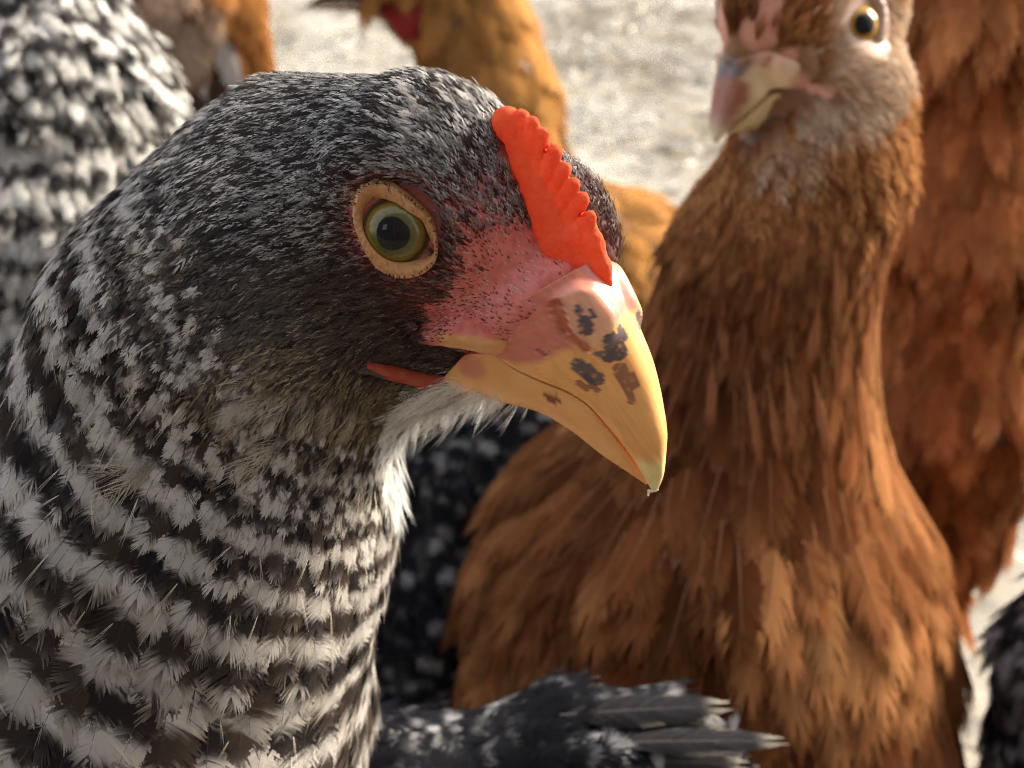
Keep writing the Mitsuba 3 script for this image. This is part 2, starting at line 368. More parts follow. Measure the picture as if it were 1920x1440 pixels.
def build_eye(holder, c, n, r_iris, r_pupil, inner, outer, iris, pupil_col, lid, rng):
    """c: the middle of the iris, n: the way it looks; inner, outer: the lids' edges in the eye's own plane (units)"""
    n = nrm(n); e1 = nrm(np.cross([0, 1.0, 0], n)); e1 = e1 if e1[0] > 0 else -e1
    e2 = np.cross(n, e1); e2 = e2 if e2[1] > 0 else -e2
    R = r_iris * 1.45
    def dome(r): return np.sqrt(np.maximum(R ** 2 - r ** 2, 0)) - R + 0.28 * r_iris * np.clip(1 - (r / (1.15 * r_iris)) ** 2, 0, 1)
    k = 72; th = np.linspace(0, 2 * np.pi, k, endpoint=False)
    def ring(r0, r1, m, fn, key, wob=0):
        rr = np.linspace(r0, r1, m)
        x, y = rr[:, None] * np.cos(th), rr[:, None] * np.sin(th)
        v = c + x[..., None] * e1 + y[..., None] * e2 + (dome(rr)[:, None] + 0 * x)[..., None] * n
        put(key, v.reshape(-1, 3), grid_faces(m, k, wrap_b=True), 'eye_mat', fn(rr[:, None] + 0 * x, th[None] + 0 * x).reshape(-1, 3))
    def icol(r, t):
        u = (r - r_pupil) / (r_iris - r_pupil)
        nz = vnoise(np.stack([np.cos(t) * 9, np.sin(t) * 9, u * 1.3], -1), 1.0, 4)
        col = mixc(iris[0], iris[1], sstep(0.05, 0.6, u + 0.35 * (nz - 0.5)))
        return mixc(col, iris[2], sstep(0.72, 1.0, u + 0.12 * (nz - 0.5)))
    ring(r_pupil * 0.97, r_iris, 16, icol, f'{holder}__eye__iris')
    rp = np.linspace(0.01, r_pupil, 10)
    wob = 1 + 0.02 * np.sin(3 * th + 1)
    x, y = rp[:, None] * np.cos(th) * wob, rp[:, None] * np.sin(th) * wob
    v = c + x[..., None] * e1 + y[..., None] * e2 + (dome(rp)[:, None] + 0.25 + 0 * x)[..., None] * n
    put(f'{holder}__eye__pupil', v.reshape(-1, 3), grid_faces(10, k, wrap_b=True), 'eye_mat', np.tile(pupil_col, (v[..., 0].size, 1)))
    rs = np.linspace(r_iris * 0.98, R * 0.995, 14)
    x, y = rs[:, None] * np.cos(th), rs[:, None] * np.sin(th)
    v = c + x[..., None] * e1 + y[..., None] * e2 + (dome(rs)[:, None] - 0.4 + 0 * x)[..., None] * n
    sc = mixc((0.05, 0.04, 0.03), (0.22, 0.17, 0.14), sstep(1.0, 1.12, rs / r_iris)[:, None] + 0 * x)
    put(f'{holder}__eye__eyeball', v.reshape(-1, 3), grid_faces(14, k, wrap_b=True), 'eye_mat', sc.reshape(-1, 3))
    kk = 120
    def loop(o):
        o = np.vstack([o, o[:1]])
        from scipy.interpolate import CubicSpline
        s = np.concatenate([[0], np.cumsum(np.linalg.norm(np.diff(o, axis=0), axis=1))])
        return CubicSpline(s, o, bc_type='periodic')(np.linspace(0, s[-1], kk, endpoint=False))
    I, O = loop(np.asarray(inner, float)), loop(np.asarray(outer, float))
    rows = []
    for f_, h in ((-0.10, -0.30), (-0.02, 0.10), (0.05, 0.22), (0.2, 0.30), (0.45, 0.30), (0.7, 0.22), (0.9, 0.08), (1.08, -0.16), (1.3, -0.5)):
        xy = I + (O - I) * f_
        rI = np.linalg.norm(I, axis=1)
        hh = dome(rI) * max(0, 1 - max(f_, 0)) + h * 0.30 * r_iris - 0.10 * r_iris * max(f_, 0)
        hh = hh + 0.03 * r_iris * (np.sin(np.arange(kk) * 2 * np.pi / kk * 39 + 2.5 * f_) + 0.8 * np.sin(np.arange(kk) * 2 * np.pi / kk * 23 + 6 * f_)) * (f_ > 0.15) * (f_ < 1.0)
        rows.append(c + xy[:, :1] * e1 + xy[:, 1:] * e2 + hh[:, None] * n)
    rows = np.array(rows)
    fr = np.linspace(0, 1, len(rows))[:, None] + 0 * rows[..., 0]
    col = mixc(lid[0], lid[1], vnoise(rows, 16.0, 8))
    col = mixc(col, lid[2], 1 - sstep(0.06, 0.16, fr))
    put(f'{holder}__eyelid', rows.reshape(-1, 3), grid_faces(len(rows), kk, wrap_b=True), 'skin_mat', col.reshape(-1, 3))
    return e1, e2

WHITE, BLACK = np.array([0.62, 0.58, 0.53]), np.array([0.022, 0.019, 0.021])
# ================================================================ the barred hen in front
def build_barred():
    K = 'barred_hen'
    rng = np.random.default_rng(11)
    labels[K] = {'label': 'barred hen in front with orange red comb and yellow beak spotted with black', 'category': 'hen'}
    ml = Midline(at(900, 450, 0), (-0.58, 0.40, -0.71))
    hp = ml
    c1, c2, fc, jw, ck = hp(625, 440), hp(800, 388), hp(1000, 560), hp(935, 625), hp(700, 620)
    n0, n1, n2, n3, n4, n5 = at(500, 480, 230), at(420, 640, 260), at(340, 950, 420), at(180, 1300, 640), at(60, 1700, 950), at(-250, 1950, 1500)
    fb0, fb1, nb0, nb1 = hp(850, 345, -112), hp(1014, 440, -112), hp(730, 318, 90), hp(850, 372, 72)
    gape0, gape1 = hp(800, 652, 128), hp(890, 664, 108)
    sock = []
    def sdf(p):
        q = ml.squash(p, 0.72)
        d = cone(q, c1, c2, 338, 252)
        d = smin(d, cone(q, c2, fc, 185, 108), 60)
        wf = (p - ml.A) @ ml.L + 112
        d = smin(d, cone(p + (1 / 0.55 - 1) * wf[..., None] * ml.L, fb0, fb1, 165, 166), 30)
        d = smin(d, cone(p, nb0, nb1, 105, 60), 60)
        d = smin(d, cone(q, fc, jw, 112, 98), 50)
        d = smin(d, cone(q, jw, ck, 98, 205), 60)
        nk = chain(p, [n0, n1, n2, n3, n4, n5], [290, 345, 460, 640, 830, 900], 90)
        d = smin(d, nk, 90)
        d = smin(d, chain(p, [hp(890, 592, 78), hp(960, 585, 66), hp(1020, 560, 46)], [40, 42, 44], 20), 40)
        d = smin(d, chain(p, [hp(1100, 480, -14), hp(1046, 518, 42), hp(990, 566, 70), hp(938, 610, 84), hp(890, 640, 96)], [8, 22, 26, 24, 16], 14), 34)
        fl = chain(p, [hp(798, 628, 128), hp(850, 626, 124), hp(930, 648, 104)], [20, 24, 20], 12)       # the fleshy corner of the mouth
        d = smin(d, fl, 16)
        g = cone(p, gape0, gape1, 7, 9)
        d = -smin(-d, g, 8)
        for c_, n_ in sock:
            h_ = (p - c_) @ n_; r_ = np.linalg.norm(p - c_ - h_[..., None] * n_, axis=-1)
            d = -smin(-d, np.maximum(r_ - 98, -24 - h_ + 0 * r_), 14)
        return d
    eye_c0 = hit(sdf, 745, 438)
    eye_n = nrm(0.35 * grad(sdf, eye_c0[None])[0] + 0.65 * nrm(-eye_c0))
    sock.append((eye_c0 + eye_n * 10, eye_n)); sock.append((ml.mirror(eye_c0 + eye_n * 10), ml.mdir(eye_n)))
    head = nets(sdf, np.array([-480, -640, 1800]), np.array([260, 110, 2700]), 8.0)
    body = nets(sdf, np.array([-3000, -640, 1700]), np.array([260, 3000, 4600]), 30.0)
    b0, b1 = np.array([-480, -640, 1800.0]), np.array([260, 110, 2700.0])
    head.update_faces(((head.vertices > b0 + 44) & (head.vertices < b1 - 44)).all(1)[head.faces].all(1)); head.remove_unreferenced_vertices()
    inside = ((body.vertices > b0 + 62) & (body.vertices < b1 - 62)).all(1)
    body.update_faces(~inside[body.faces].all(1)); body.remove_unreferenced_vertices()
    brow_line = cKDTree(resample([fb0, 0.5 * (fb0 + fb1), fb1], 20))
    # landmarks on the skin
    def H(x, y):
        h = hit(sdf, x, y)
        return h if (h - ml.A) @ ml.L > 0 else ml.mirror(h)
    lm = dict(red0=H(1012, 490), red1=H(900, 590), red2=H(1000, 590), gap=H(830, 610), eye=eye_c0, back=H(640, 380), ear=H(530, 620))
    base_line = cKDTree(resample([hp(1065, 470, 40), hp(1040, 520, 62), hp(985, 570, 85), hp(935, 615, 100), hp(890, 645, 112)], 40))
    def bare(p):
        """0 where feathers cover the skin, 1 on the bare face"""
        pm = np.where(((p - ml.A) @ ml.L < 0)[:, None], ml.mirror(p), p)
        b = splat(pm, lm['red0'], 85, lm['red2']) + splat(pm, lm['red1'], 80, lm['red2']) + splat(pm, lm['gap'], 60, H(950, 640)) + 0.75 * splat(pm, H(940, 520), 100) + 0.35 * splat(pm, H(900, 440), 90) + splat(pm, lm['eye'], 88)
        b = b + 1.0 * (1 - sstep(38, 85, base_line.query(pm)[0]))
        far = ((p - ml.A) @ ml.L < -12) & (brow_line.query(p)[0] < 205)
        return np.where(far, 0.1, 1.0) * np.clip(b, 0, 1), pm
    def skin_col(p):
        b, pm = bare(p)
        red = mixc((0.54, 0.095, 0.085), (0.62, 0.20, 0.165), 0.6 * vnoise(p, 22, 3) + 0.4 * vnoise(p, 7, 4))
        red = mixc(red, (0.36, 0.07, 0.065), dots(p, 0.55, 0.8, 9, 5) * 0.6)
        pink = np.clip(splat(pm, H(900, 560), 210, H(1020, 440)) + splat(pm, lm['eye'], 150) * 0.9, 0, 1) * np.where(((p - ml.A) @ ml.L < -12) & (brow_line.query(p)[0] < 205), 0.1, 1.0)
        dark = mixc((0.03, 0.022, 0.022), (0.07, 0.05, 0.045), vnoise(p, 30, 6))
        c = mixc(dark, red * 0.62, pink)
        c = mixc(c, red, b)
        c = mixc(c, (0.60, 0.36, 0.20), splat(pm, H(650, 368), 26) * dots(p, 0.3, 0.55, 7, 9))
        yel = splat(pm, H(830, 640), 20, H(935, 652))
        return mixc(c, mixc((0.62, 0.34, 0.10), (0.58, 0.25, 0.10), vnoise(p, 14, 2)), yel * 0.9)
    hv, bv = np.array(head.vertices), np.array(body.vertices)
    V, F, C = join([(hv, np.array(head.faces), skin_col(hv)), (bv, np.array(body.faces), np.tile([0.035, 0.03, 0.03], (len(bv), 1)))])
    put(f'{K}__body', V, F, 'face_mat', C)
    skin = trimesh.Trimesh(V, F, process=False)

    # eye
    zx = lambda pts: np.array([[550 + a * 0.2222, 300 + b * 0.2222] for a, b in pts])
    inner = zx([(565, 500), (600, 400), (680, 345), (780, 345), (880, 375), (990, 450), (1080, 520), (1120, 620), (1150, 740), (1145, 800), (1080, 838), (1000, 868), (900, 880), (800, 860), (700, 790), (620, 690), (575, 590)])
    outer = zx([(505, 490), (545, 330), (600, 235), (700, 205), (800, 215), (900, 270), (1000, 350), (1100, 440), (1170, 560), (1195, 700), (1190, 810), (1120, 910), (1000, 975), (880, 985), (780, 960), (680, 900), (545, 660)])
    ec = eye_c0 + eye_n * 14
    kz = ec[2] / FPX
    e_mid = np.array([738, 437])
    ec = np.array([(e_mid[0] - 960) * kz, (e_mid[1] - 720) * kz, ec[2]])
    n_ = nrm(eye_n)
    a1 = nrm(np.cross([0, 1.0, 0], n_)); a1 = a1 if a1[0] > 0 else -a1
    a2 = np.cross(n_, a1); a2 = a2 if a2[1] > 0 else -a2
    hn = nrm(n_ - 0.30 * a1 - 0.24 * a2); vw = nrm(-ec); rf = 2 * (hn @ vw) * hn - vw
    o_ = world(ec); r_ = world(ec + rf) - o_; k_ = (-0.55 - o_[1]) / r_[1]
    global GLINT_GAP  # where an opening in the added wall gives the eye its glint
    GLINT_GAP = (o_ + k_ * r_)[[0, 2]]; print('glint_gap', o_ + k_ * r_)
    def local(o):
        return (o - e_mid) * kz
    build_eye(K, ec, n_, 61 * kz, 32 * kz, local(inner), local(outer), ((0.075, 0.072, 0.022), (0.16, 0.115, 0.022), (0.045, 0.03, 0.008)), (0.003, 0.003, 0.004),
              ((0.56, 0.29, 0.12), (0.50, 0.24, 0.11), (0.10, 0.06, 0.04)), rng)

    # beak
    up = mandible(ml, [(1112, 485), (1148, 540), (1172, 585), (1196, 640), (1219, 697), (1237, 765), (1247, 832), (1244, 884), (1231, 922)],
                  [(850, 634), (908, 654), (967, 692), (1020, 716), (1062, 733), (1100, 757), (1140, 800), (1185, 858), (1221, 918)],
                  [122, 108, 94, 82, 70, 56, 40, 22, 5], n=180, m=75, ex=(0.8, 0.92))
    v = np.array(up.vertices); nv = np.array(up.vertex_normals)
    near = trimesh.proximity.ProximityQuery(up)
    def on(mesh_v, x, y):                                      # the vertex of the near side that stands at a picture point
        px = mesh_v[:, :2] / mesh_v[:, 2:] * FPX + [960, 720]
        d = np.linalg.norm(px - [x, y], axis=1) + 0.2 * (mesh_v[:, 2] - mesh_v[:, 2].min()) / 20
        return mesh_v[d.argmin()]
    front = (nv * v).sum(1) < 0
    def on(mesh_v, x, y):
        px = mesh_v[:, :2] / mesh_v[:, 2:] * FPX + [960, 720]
        return mesh_v[(np.linalg.norm(px - [x, y], axis=1) + 1e4 * ~front[:len(mesh_v)]).argmin()]
    N1, N2 = on(v, 1086, 586), on(v, 1106, 610)
    S0, S1, S2 = on(v, 1046, 572), on(v, 1062, 618), on(v, 1098, 650)
    bump = np.zeros(len(v))
    for q in (lambda x: x, ml.mirror):
        pp = q(v)
        bump += 15 * splat(pp, N1, 62, N2) - 14 * np.maximum(splat(pp, S0, 15, S1), splat(pp, S1, 14, S2) * 0.7)
    v = v + nv * bump[:, None]
    pm = np.where(((v - ml.A) @ ml.L < 0)[:, None], ml.mirror(v), v)
    c = mixc((0.76, 0.335, 0.09), (0.80, 0.42, 0.155), vnoise(v, 45, 3))
    tip = on(v, 1232, 915)
    c = mixc(c, (0.74, 0.60, 0.26), splat(pm, tip, 85))
    c = mixc(c, mixc((0.52, 0.11, 0.09), (0.60, 0.20, 0.15), vnoise(v, 9, 33)), np.clip(sstep(0.15, 0.75, splat(pm, on(v, 1105, 510), 125, on(v, 960, 590)) + 0.35 * (vnoise(v, 16, 8) - 0.5)) + sstep(0.2, 0.8, splat(pm, on(v, 880, 630), 70, on(v, 980, 620)) + 0.3 * (vnoise(v, 12, 9) - 0.5)), 0, 1) * 0.9)
    c = mixc(c, (0.68, 0.36, 0.22), splat(pm, N1, 55, N2) * 0.8)
    c = mixc(c, (0.40, 0.075, 0.03), np.maximum(splat(pm, S0, 14, S1), splat(pm, S1, 13, S2)) * 0.85)  # shade of the nostril slit also put into the colour, to deepen it
    nz = 0.6 * vnoise(v * np.array([1.0, 0.5, 1.0]), 7.5, 12) + 0.4 * vnoise(v * np.array([1.0, 0.45, 1.0]), 3.4, 14) - 0.5
    ink = np.zeros(len(v)); wine = np.zeros(len(v))
    for x, y, x2, y2, r, k in ((1084, 575, 1090, 590, 6, 1), (1098, 606, 1100, 616, 13, 1), (1110, 582, 1112, 592, 5, 1), (1146, 642, 1158, 660, 17, 1), (1126, 664, 1142, 668, 10, 1), (1084, 688, 1116, 710, 15, 1),
                               (1160, 616, 1170, 632, 8, 1), (1100, 708, 1118, 730, 7, 2), (1162, 694, 1178, 724, 13, 2), (1178, 726, 1185, 752, 7, 2), (1188, 704, 1195, 720, 6, 2), (1010, 655, 1018, 664, 5, 2), (1086, 716, 1100, 730, 6, 2)):
        s = splat(pm + 0, on(v, x, y), r * 1.5, on(v, x2, y2))
        s = sstep(0.60, 0.95, s + 0.9 * nz)
        if k == 1: ink = np.maximum(ink, s)
        else: wine = np.maximum(wine, s)
    fib = vnoise(v @ np.stack([[0.55, 0.84, 0], [-0.84 * 9, 0.55 * 9, 0], [0, 0, 2.0]], 1), 40, 21)
    c = c * (0.86 + 0.28 * fib)[:, None]
    c = mixc(c, (0.19, 0.06, 0.05), wine * 0.8)
    c = mixc(c, (0.045, 0.045, 0.075), ink * 0.9)
    put(f'{K}__upper_beak', v, up.faces, 'horn_mat', c)
    lo = mandible(ml, [(850, 712), (925, 735), (985, 748), (1030, 763), (1087, 801), (1140, 848), (1182, 881), (1203, 899), (1212, 908)],
                  [(868, 668), (915, 664), (968, 696), (1020, 720), (1062, 737), (1099, 760), (1138, 803), (1180, 858), (1212, 905)],
                  [105, 100, 88, 75, 63, 50, 34, 17, 4], n=90, m=41, ex=(0.8, 0.8), under=-0.05)
    v = np.array(lo.vertices); front = (np.array(lo.vertex_normals) * v).sum(1) < 0
    c = mixc((0.76, 0.345, 0.10), (0.80, 0.43, 0.17), vnoise(v, 50, 5))
    pmk = np.where(((v - ml.A) @ ml.L < 0)[:, None], ml.mirror(v), v)
    c = mixc(c, (0.60, 0.22, 0.12), splat(pmk, on(v, 885, 690), 40))
    c = mixc(c, (0.22, 0.07, 0.03), sstep(0.42, 0.6, splat(pmk, on(v, 1030, 744), 13, on(v, 1042, 752)) + 0.3 * (vnoise(v, 6, 2) - 0.5)))
    put(f'{K}__lower_beak', v, lo.faces, 'horn_mat', c)
    # a crumb on the beak's tip
    pts = [ml(1232, 918), ml(1222, 921, 6), ml(1216, 920, 8), ml(1215, 929, 8)]
    cr = nets(lambda p: chain(p, pts, [3.0, 2.6, 2.4, 2.2], 1.5), np.min(pts, 0) - 8, np.max(pts, 0) + 8, 1.4)
    put('crumb', cr.vertices, cr.faces, 'straw_mat', np.tile([0.75, 0.66, 0.48], (len(cr.vertices), 1)))
    labels['crumb'] = {'label': 'tiny crumb of feed hanging from the tip of the yellow beak', 'category': 'crumb'}

    zc = lambda a, b: (800 + a * 0.2778, 150 + b * 0.2778)
    tips = [((540, 285), (640, 440), 28, 24), ((640, 252), (690, 450), 15, 20), ((712, 295), (720, 500), 13, 18), ((782, 372), (760, 590), 14, 18), ((862, 488), (800, 700), 14, 19), ((928, 602), (850, 790), 14, 19),
            ((988, 705), (890, 880), 13, 19), ((1048, 808), (930, 980), 14, 20), ((1098, 930), (980, 1120), 13, 20)]
    base = [(600, 470), (660, 560), (740, 700), (800, 830), (850, 960), (900, 1090), (990, 1220), (1070, 1310)]
    bp = [ml(*zc(*b)) for b in base]
    comb_line = resample(bp, 60)
    def comb(p):
        q = ml.squash(p, 0.86)
        d = chain(q, bp, [20, 26, 30, 33, 36, 38, 34, 20], 14)
        d = smin(d, chain(q, [ml(*zc(1090, 960)), ml(*zc(1130, 1100)), ml(*zc(1180, 1260)), ml(*zc(1225, 1370))], [14, 17, 17, 9], 10), 22)
        d = smin(d, cone(q, ml(*zc(1000, 1050)), ml(*zc(1100, 1270)), 30, 20), 20)
        l = None
        for i, (t, b, rt, rb) in enumerate(tips):
            off = 3.0 * (-1) ** i
            e = cone(q, ml(*zc(*t), off), ml(*zc(*b)), rt, rb)
            l = e if l is None else smin(l, e, 3.2)
        return smin(d, l, 6)
    pts = np.array(bp + [ml(*zc(*t[0])) for t in tips] + [ml(1150, 560)])
    cb = nets(comb, pts.min(0) - 60, pts.max(0) + 60, 2.6)
    v = np.array(cb.vertices)
    v = v + np.array(cb.vertex_normals) * (2.6 * (vnoise(v, 11, 5) - 0.5) + 1.8 * (vnoise(v, 5, 6) - 0.5))[:, None]
    c = mixc((0.67, 0.11, 0.05), (0.75, 0.20, 0.095), 0.5 * vnoise(v, 22, 7) + 0.5 * vnoise(v, 6, 9))
    put(f'{K}__comb', v, cb.faces, 'flesh_mat', c)
    # wattle
    wp = [hit(sdf, 692, 685), hit(sdf, 735, 699), hit(sdf, 795, 714), hit(sdf, 845, 714)]
    wp = [w + 11 * nrm(-w) for w in wp]
    wf = lambda p: chain(p, wp, [7, 14, 16, 9], 8)
    wt = nets(wf, np.min(wp, 0) - 30, np.max(wp, 0) + 30, 2.5)
    v = np.array(wt.vertices)
    put(f'{K}__wattle', v, wt.faces, 'flesh_mat', mixc((0.58, 0.10, 0.07), (0.66, 0.20, 0.14), vnoise(v, 15, 6)))

    # the way the feathers lie
    ctl = [((1060, 330), (-.35, -.95)), ((1120, 420), (-.1, -1)), ((960, 380), (-.5, -.85)), ((900, 300), (-.6, -.8)), ((800, 220), (-.9, -.4)), ((900, 180), (-.8, -.6)), ((680, 180), (-1, 0)), ((550, 230), (-1, .25)), ((420, 300), (-.9, .5)), ((330, 400), (-.75, .65)),
           ((220, 480), (-.55, .85)), ((700, 320), (-1, .05)), ((560, 380), (-1, .2)), ((600, 500), (-.95, .3)), ((850, 420), (-.6, -.8)), ((900, 470), (-.7, -.7)), ((960, 520), (-.8, -.6)), ((850, 560), (-1, -.05)), ((720, 570), (-1, .1)),
           ((580, 640), (-.9, .45)), ((450, 560), (-.8, .6)), ((400, 700), (-.6, .8)), ((760, 660), (-.95, .3)), ((700, 760), (-.7, .7)), ((820, 780), (-.35, .95)), ((900, 745), (-.05, 1)), ((740, 850), (-.35, .95)), ((600, 800), (-.5, .85)),
           ((480, 820), (-.5, .85)), ((250, 700), (-.5, .85)), ((120, 760), (-.4, .9)), ((350, 950), (-.5, .85)), ((600, 1000), (-.25, .97)), ((690, 1050), (-.05, 1)), ((680, 1250), (-.1, 1)), ((550, 1200), (-.15, 1)), ((400, 1150), (-.35, .93)), ((200, 1050), (-.6, .8)),
           ((250, 1300), (-.3, .95)), ((450, 1400), (-.1, 1)), ((60, 1200), (-.55, .85)), ((640, 1400), (-.25, .97))]
    pos, dr = [], []
    for (x, y), (dx, dy) in ctl:
        h = hit(sdf, x, y); g = grad(sdf, h[None])[0]
        d = np.array([dx, dy, 0.0]); d -= (d @ g) * g
        if abs(g[2]) > 0.25: d = np.array([dx, dy, -(dx * g[0] + dy * g[1]) / g[2]])       # along the skin, seen as drawn
        pos.append(h); dr.append(nrm(d))
        if y < 640: pos.append(ml.mirror(h)); dr.append(ml.mdir(nrm(d)))
    flow = Flow(pos, dr, 50)
    head_mid = hp(700, 450); face_mid = hp(1000, 560)
    chin0, chin1 = H(915, 735), H(760, 800)
    thr = [hp(930, 735), hp(880, 760), hp(830, 800), hp(790, 835)]
    px_vis = lambda p, m=160: (p[:, 2] > 100) & (np.abs(p[:, 0] / p[:, 2] * FPX) < 960 + m) & (np.abs(p[:, 1] / p[:, 2] * FPX) < 720 + m)
    dist = lambda p: np.linalg.norm(p - head_mid, axis=-1)

    # --- crown, cheeks and nape: small feathers
    def sp_head(p): return 5.8 + 10.0 * sstep(330, 620, dist(p)) + 1.5 * (vnoise(p, 60, 2) - 0.5)
    p, n = scatter(skin, sdf, sp_head, rng, keep=lambda p: ((dist(p) < 545) | (brow_line.query(p)[0] < 230)) & px_vis(p), most=42000)
    b, pm = bare(p)
    eye_d = np.linalg.norm(pm - ec, axis=1)
    beakbase = np.linalg.norm(pm - H(1040, 560), axis=1)
    ok = (rng.random(len(p)) > np.clip(b * 1.05, 0, 1)) & (eye_d > 92) & (rng.random(len(p)) > sstep(400, 545, dist(p)) * sstep(330, 430, np.linalg.norm(p - face_mid, axis=1)))
    ok &= ~(splat(p, wp[0], 26, wp[1]) + splat(p, wp[1], 26, wp[2]) + splat(p, wp[2], 26, wp[3]) + splat(p, gape0, 26, gape1) + splat(p, gape0, 40, hp(900, 645, 110)) > 0.5)
    ok &= ~(cKDTree(comb_line).query(p)[0] < 30)
    p, n, pm, eye_d, b = p[ok], n[ok], pm[ok], eye_d[ok], b[ok]
    D = dist(p)
    t = nrm(flow(p, n) + 0.16 * rng.standard_normal(p.shape)); t = nrm(t - (t * n).sum(-1, keepdims=True) * n)
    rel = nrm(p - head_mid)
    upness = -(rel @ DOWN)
    face = np.clip(splat(pm, H(900, 560), 230, H(1000, 440)) + splat(pm, ec, 165), 0, 1)
    ln = (28 + 14 * sstep(240, 560, D) + 22 * sstep(330, 600, D)) * (1 - 0.45 * face) * rng.uniform(0.75, 1.25, len(p))
    wd = ln * (0.13 + 0.17 * sstep(300, 560, D))
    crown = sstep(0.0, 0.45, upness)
    cheek = (1 - crown)
    thr_d = cKDTree(np.array([H(*q) for q in ((560, 720), (640, 760), (720, 770), (800, 760), (870, 745), (480, 740))])).query(p)[0]
    buff = 1 - sstep(60, 150, thr_d)
    pale = rng.random(len(p))
    patch = vnoise(p, 42, 15)
    brow = splat(pm, H(930, 330), 150, H(860, 330))
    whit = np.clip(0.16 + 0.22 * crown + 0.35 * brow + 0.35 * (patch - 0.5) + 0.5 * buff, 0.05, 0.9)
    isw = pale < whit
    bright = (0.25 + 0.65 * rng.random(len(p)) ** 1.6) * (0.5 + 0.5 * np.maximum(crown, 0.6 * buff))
    warm = mixc((0.60, 0.58, 0.57), (0.50, 0.40, 0.26), np.clip(cheek * 0.5 + buff * 0.5, 0, 1))
    darkc = mixc((0.02, 0.018, 0.021), (0.115, 0.088, 0.074), rng.random(len(p)) * (0.3 + 0.7 * cheek))
    darkc = mixc(darkc, (0.09, 0.02, 0.02), np.clip(face, 0, 1) * 0.5)
    ph = rng.random(len(p))
    def col(a, q, fi, bn):
        w_ = isw[fi] * sstep(0.42, 0.7, a + 0.35 * (bn - 0.5) + 0.12 * (ph[fi] - 0.5))
        w_ = np.maximum(w_, 0.55 * (D[fi] > 420) * sstep(0.55, 0.75, np.abs(((a * 1.6 + ph[fi]) % 1) - 0.5) * 2))
        base = np.where(((ph[fi] * 7.7) % 1 < 0.12)[..., None] * (crown[fi] > 0.3)[..., None], warm[fi] * 0.35, darkc[fi])
        return mixc(base, warm[fi] * bright[fi][..., None], w_)
    lift = 0.15 + 0.13 * rng.random(len(p)) + 0.1 * face
    lift = clear_fold(sdf, p, n, t, ln, lift, 0.1, 5.0)
    V, F, C, own = plumes(p, n, t, ln, wd, col, rng, nb=3, ns=2, lift=lift, droop=0.1, cup=0.3, sweep=0.6, bw=0.45, rag=0.25, first=0.2)
    put(f'{K}__head_feathers', V, F, 'feather_mat', C); labels[f'{K}__head_feathers'] = {'kind': 'stuff', 'label': 'short black and white feathers of the head'}

    # --- bristles on the bare red face, and the pale tuft behind the eye
    q, m = scatter(skin, sdf, lambda p: 6.3 + 0 * p[:, 0], rng, keep=lambda p: (np.linalg.norm(np.where(((p - ml.A) @ ml.L < 0)[:, None], ml.mirror(p), p) - H(900, 530), axis=-1) < 240) & px_vis(p))
    b, pm = bare(q)
    ed = np.linalg.norm(pm - ec, axis=1)
    ok = (b > 0.15) & (ed > 88) & (rng.random(len(q)) < 0.75 - 0.45 * splat(pm, H(1010, 530), 120))
    ok &= ~(splat(q, gape0, 36, gape1) + splat(q, gape0, 40, hp(905, 645, 110)) > 0.5) & ~(cKDTree(comb_line).query(q)[0] < 38)
    ok &= cKDTree(hp(905, 648, 105)[None]).query(pm)[0] > 60
    q, m, pm, ed = q[ok], m[ok], pm[ok], ed[ok]
    t = nrm(flow(q, m) + 0.2 * rng.standard_normal(q.shape)); t = nrm(t - (t * m).sum(-1, keepdims=True) * m)
    wh = rng.random(len(q)) < 0.30 + 0.4 * splat(pm, H(1000, 500), 80)
    def bcol(a, u, fi, bn): return mixc(np.where(wh[fi][..., None], (0.60, 0.42, 0.36), (0.035, 0.015, 0.015)), (0.62, 0.5, 0.45), (wh[fi] * a) * 0.5)
    V, F, C, own = plumes(q, m, t, rng.uniform(9, 17, len(q)) * np.where(wh, 1.2, 1), 1.3, bcol, rng, nb=1, ns=2, lift=0.3, droop=0.1, sweep=0.6, bw=0.16, rag=0.2, first=0.2)
    put(f'{K}__face_bristles', V, F, 'feather_mat', C); labels[f'{K}__face_bristles'] = {'kind': 'stuff', 'label': 'fine bristles on the red bare face'}

    # --- lashes round the lid
    th = np.linspace(0, 2 * np.pi, 110, endpoint=False) + rng.normal(0, 0.02, 110)
    oc = np.vstack([local(outer), local(outer)[:1]])
    from scipy.interpolate import CubicSpline
    s = np.concatenate([[0], np.cumsum(np.linalg.norm(np.diff(oc, axis=0), axis=1))])
    o2 = CubicSpline(s, oc, bc_type='periodic')(np.sort(rng.uniform(0, s[-1], 110)))
    e1 = nrm(np.cross([0, 1.0, 0], n_)); e1 = e1 if e1[0] > 0 else -e1
    e2 = np.cross(n_, e1); e2 = e2 if e2[1] > 0 else -e2
    lp = ec + (0.97 * o2[:, :1]) * e1 + (0.97 * o2[:, 1:]) * e2 - 2 * n_
    out = nrm(o2[:, :1] * e1 + o2[:, 1:] * e2)
    t = nrm(out * 0.8 + nrm(np.array([-.3, .3, 0])) * 0.2 + 0.25 * rng.standard_normal(out.shape)); t = nrm(t - (t @ n_)[:, None] * n_)
    wl = rng.random(110) < 0.35
    V, F, C, own = plumes(lp, np.tile(n_, (110, 1)), t, rng.uniform(6, 14, 110), 1.2, lambda a, u, fi, bn: np.where(wl[fi][..., None], (0.6, 0.52, 0.42), (0.02, 0.015, 0.012)) + 0 * a[..., None], rng, nb=1, ns=2, lift=0.25, sweep=0.6, bw=0.16, first=0.2)
    put(f'{K}__eyelid__lashes', V, F, 'feather_mat', C); labels[f'{K}__eyelid__lashes'] = {'kind': 'stuff'}

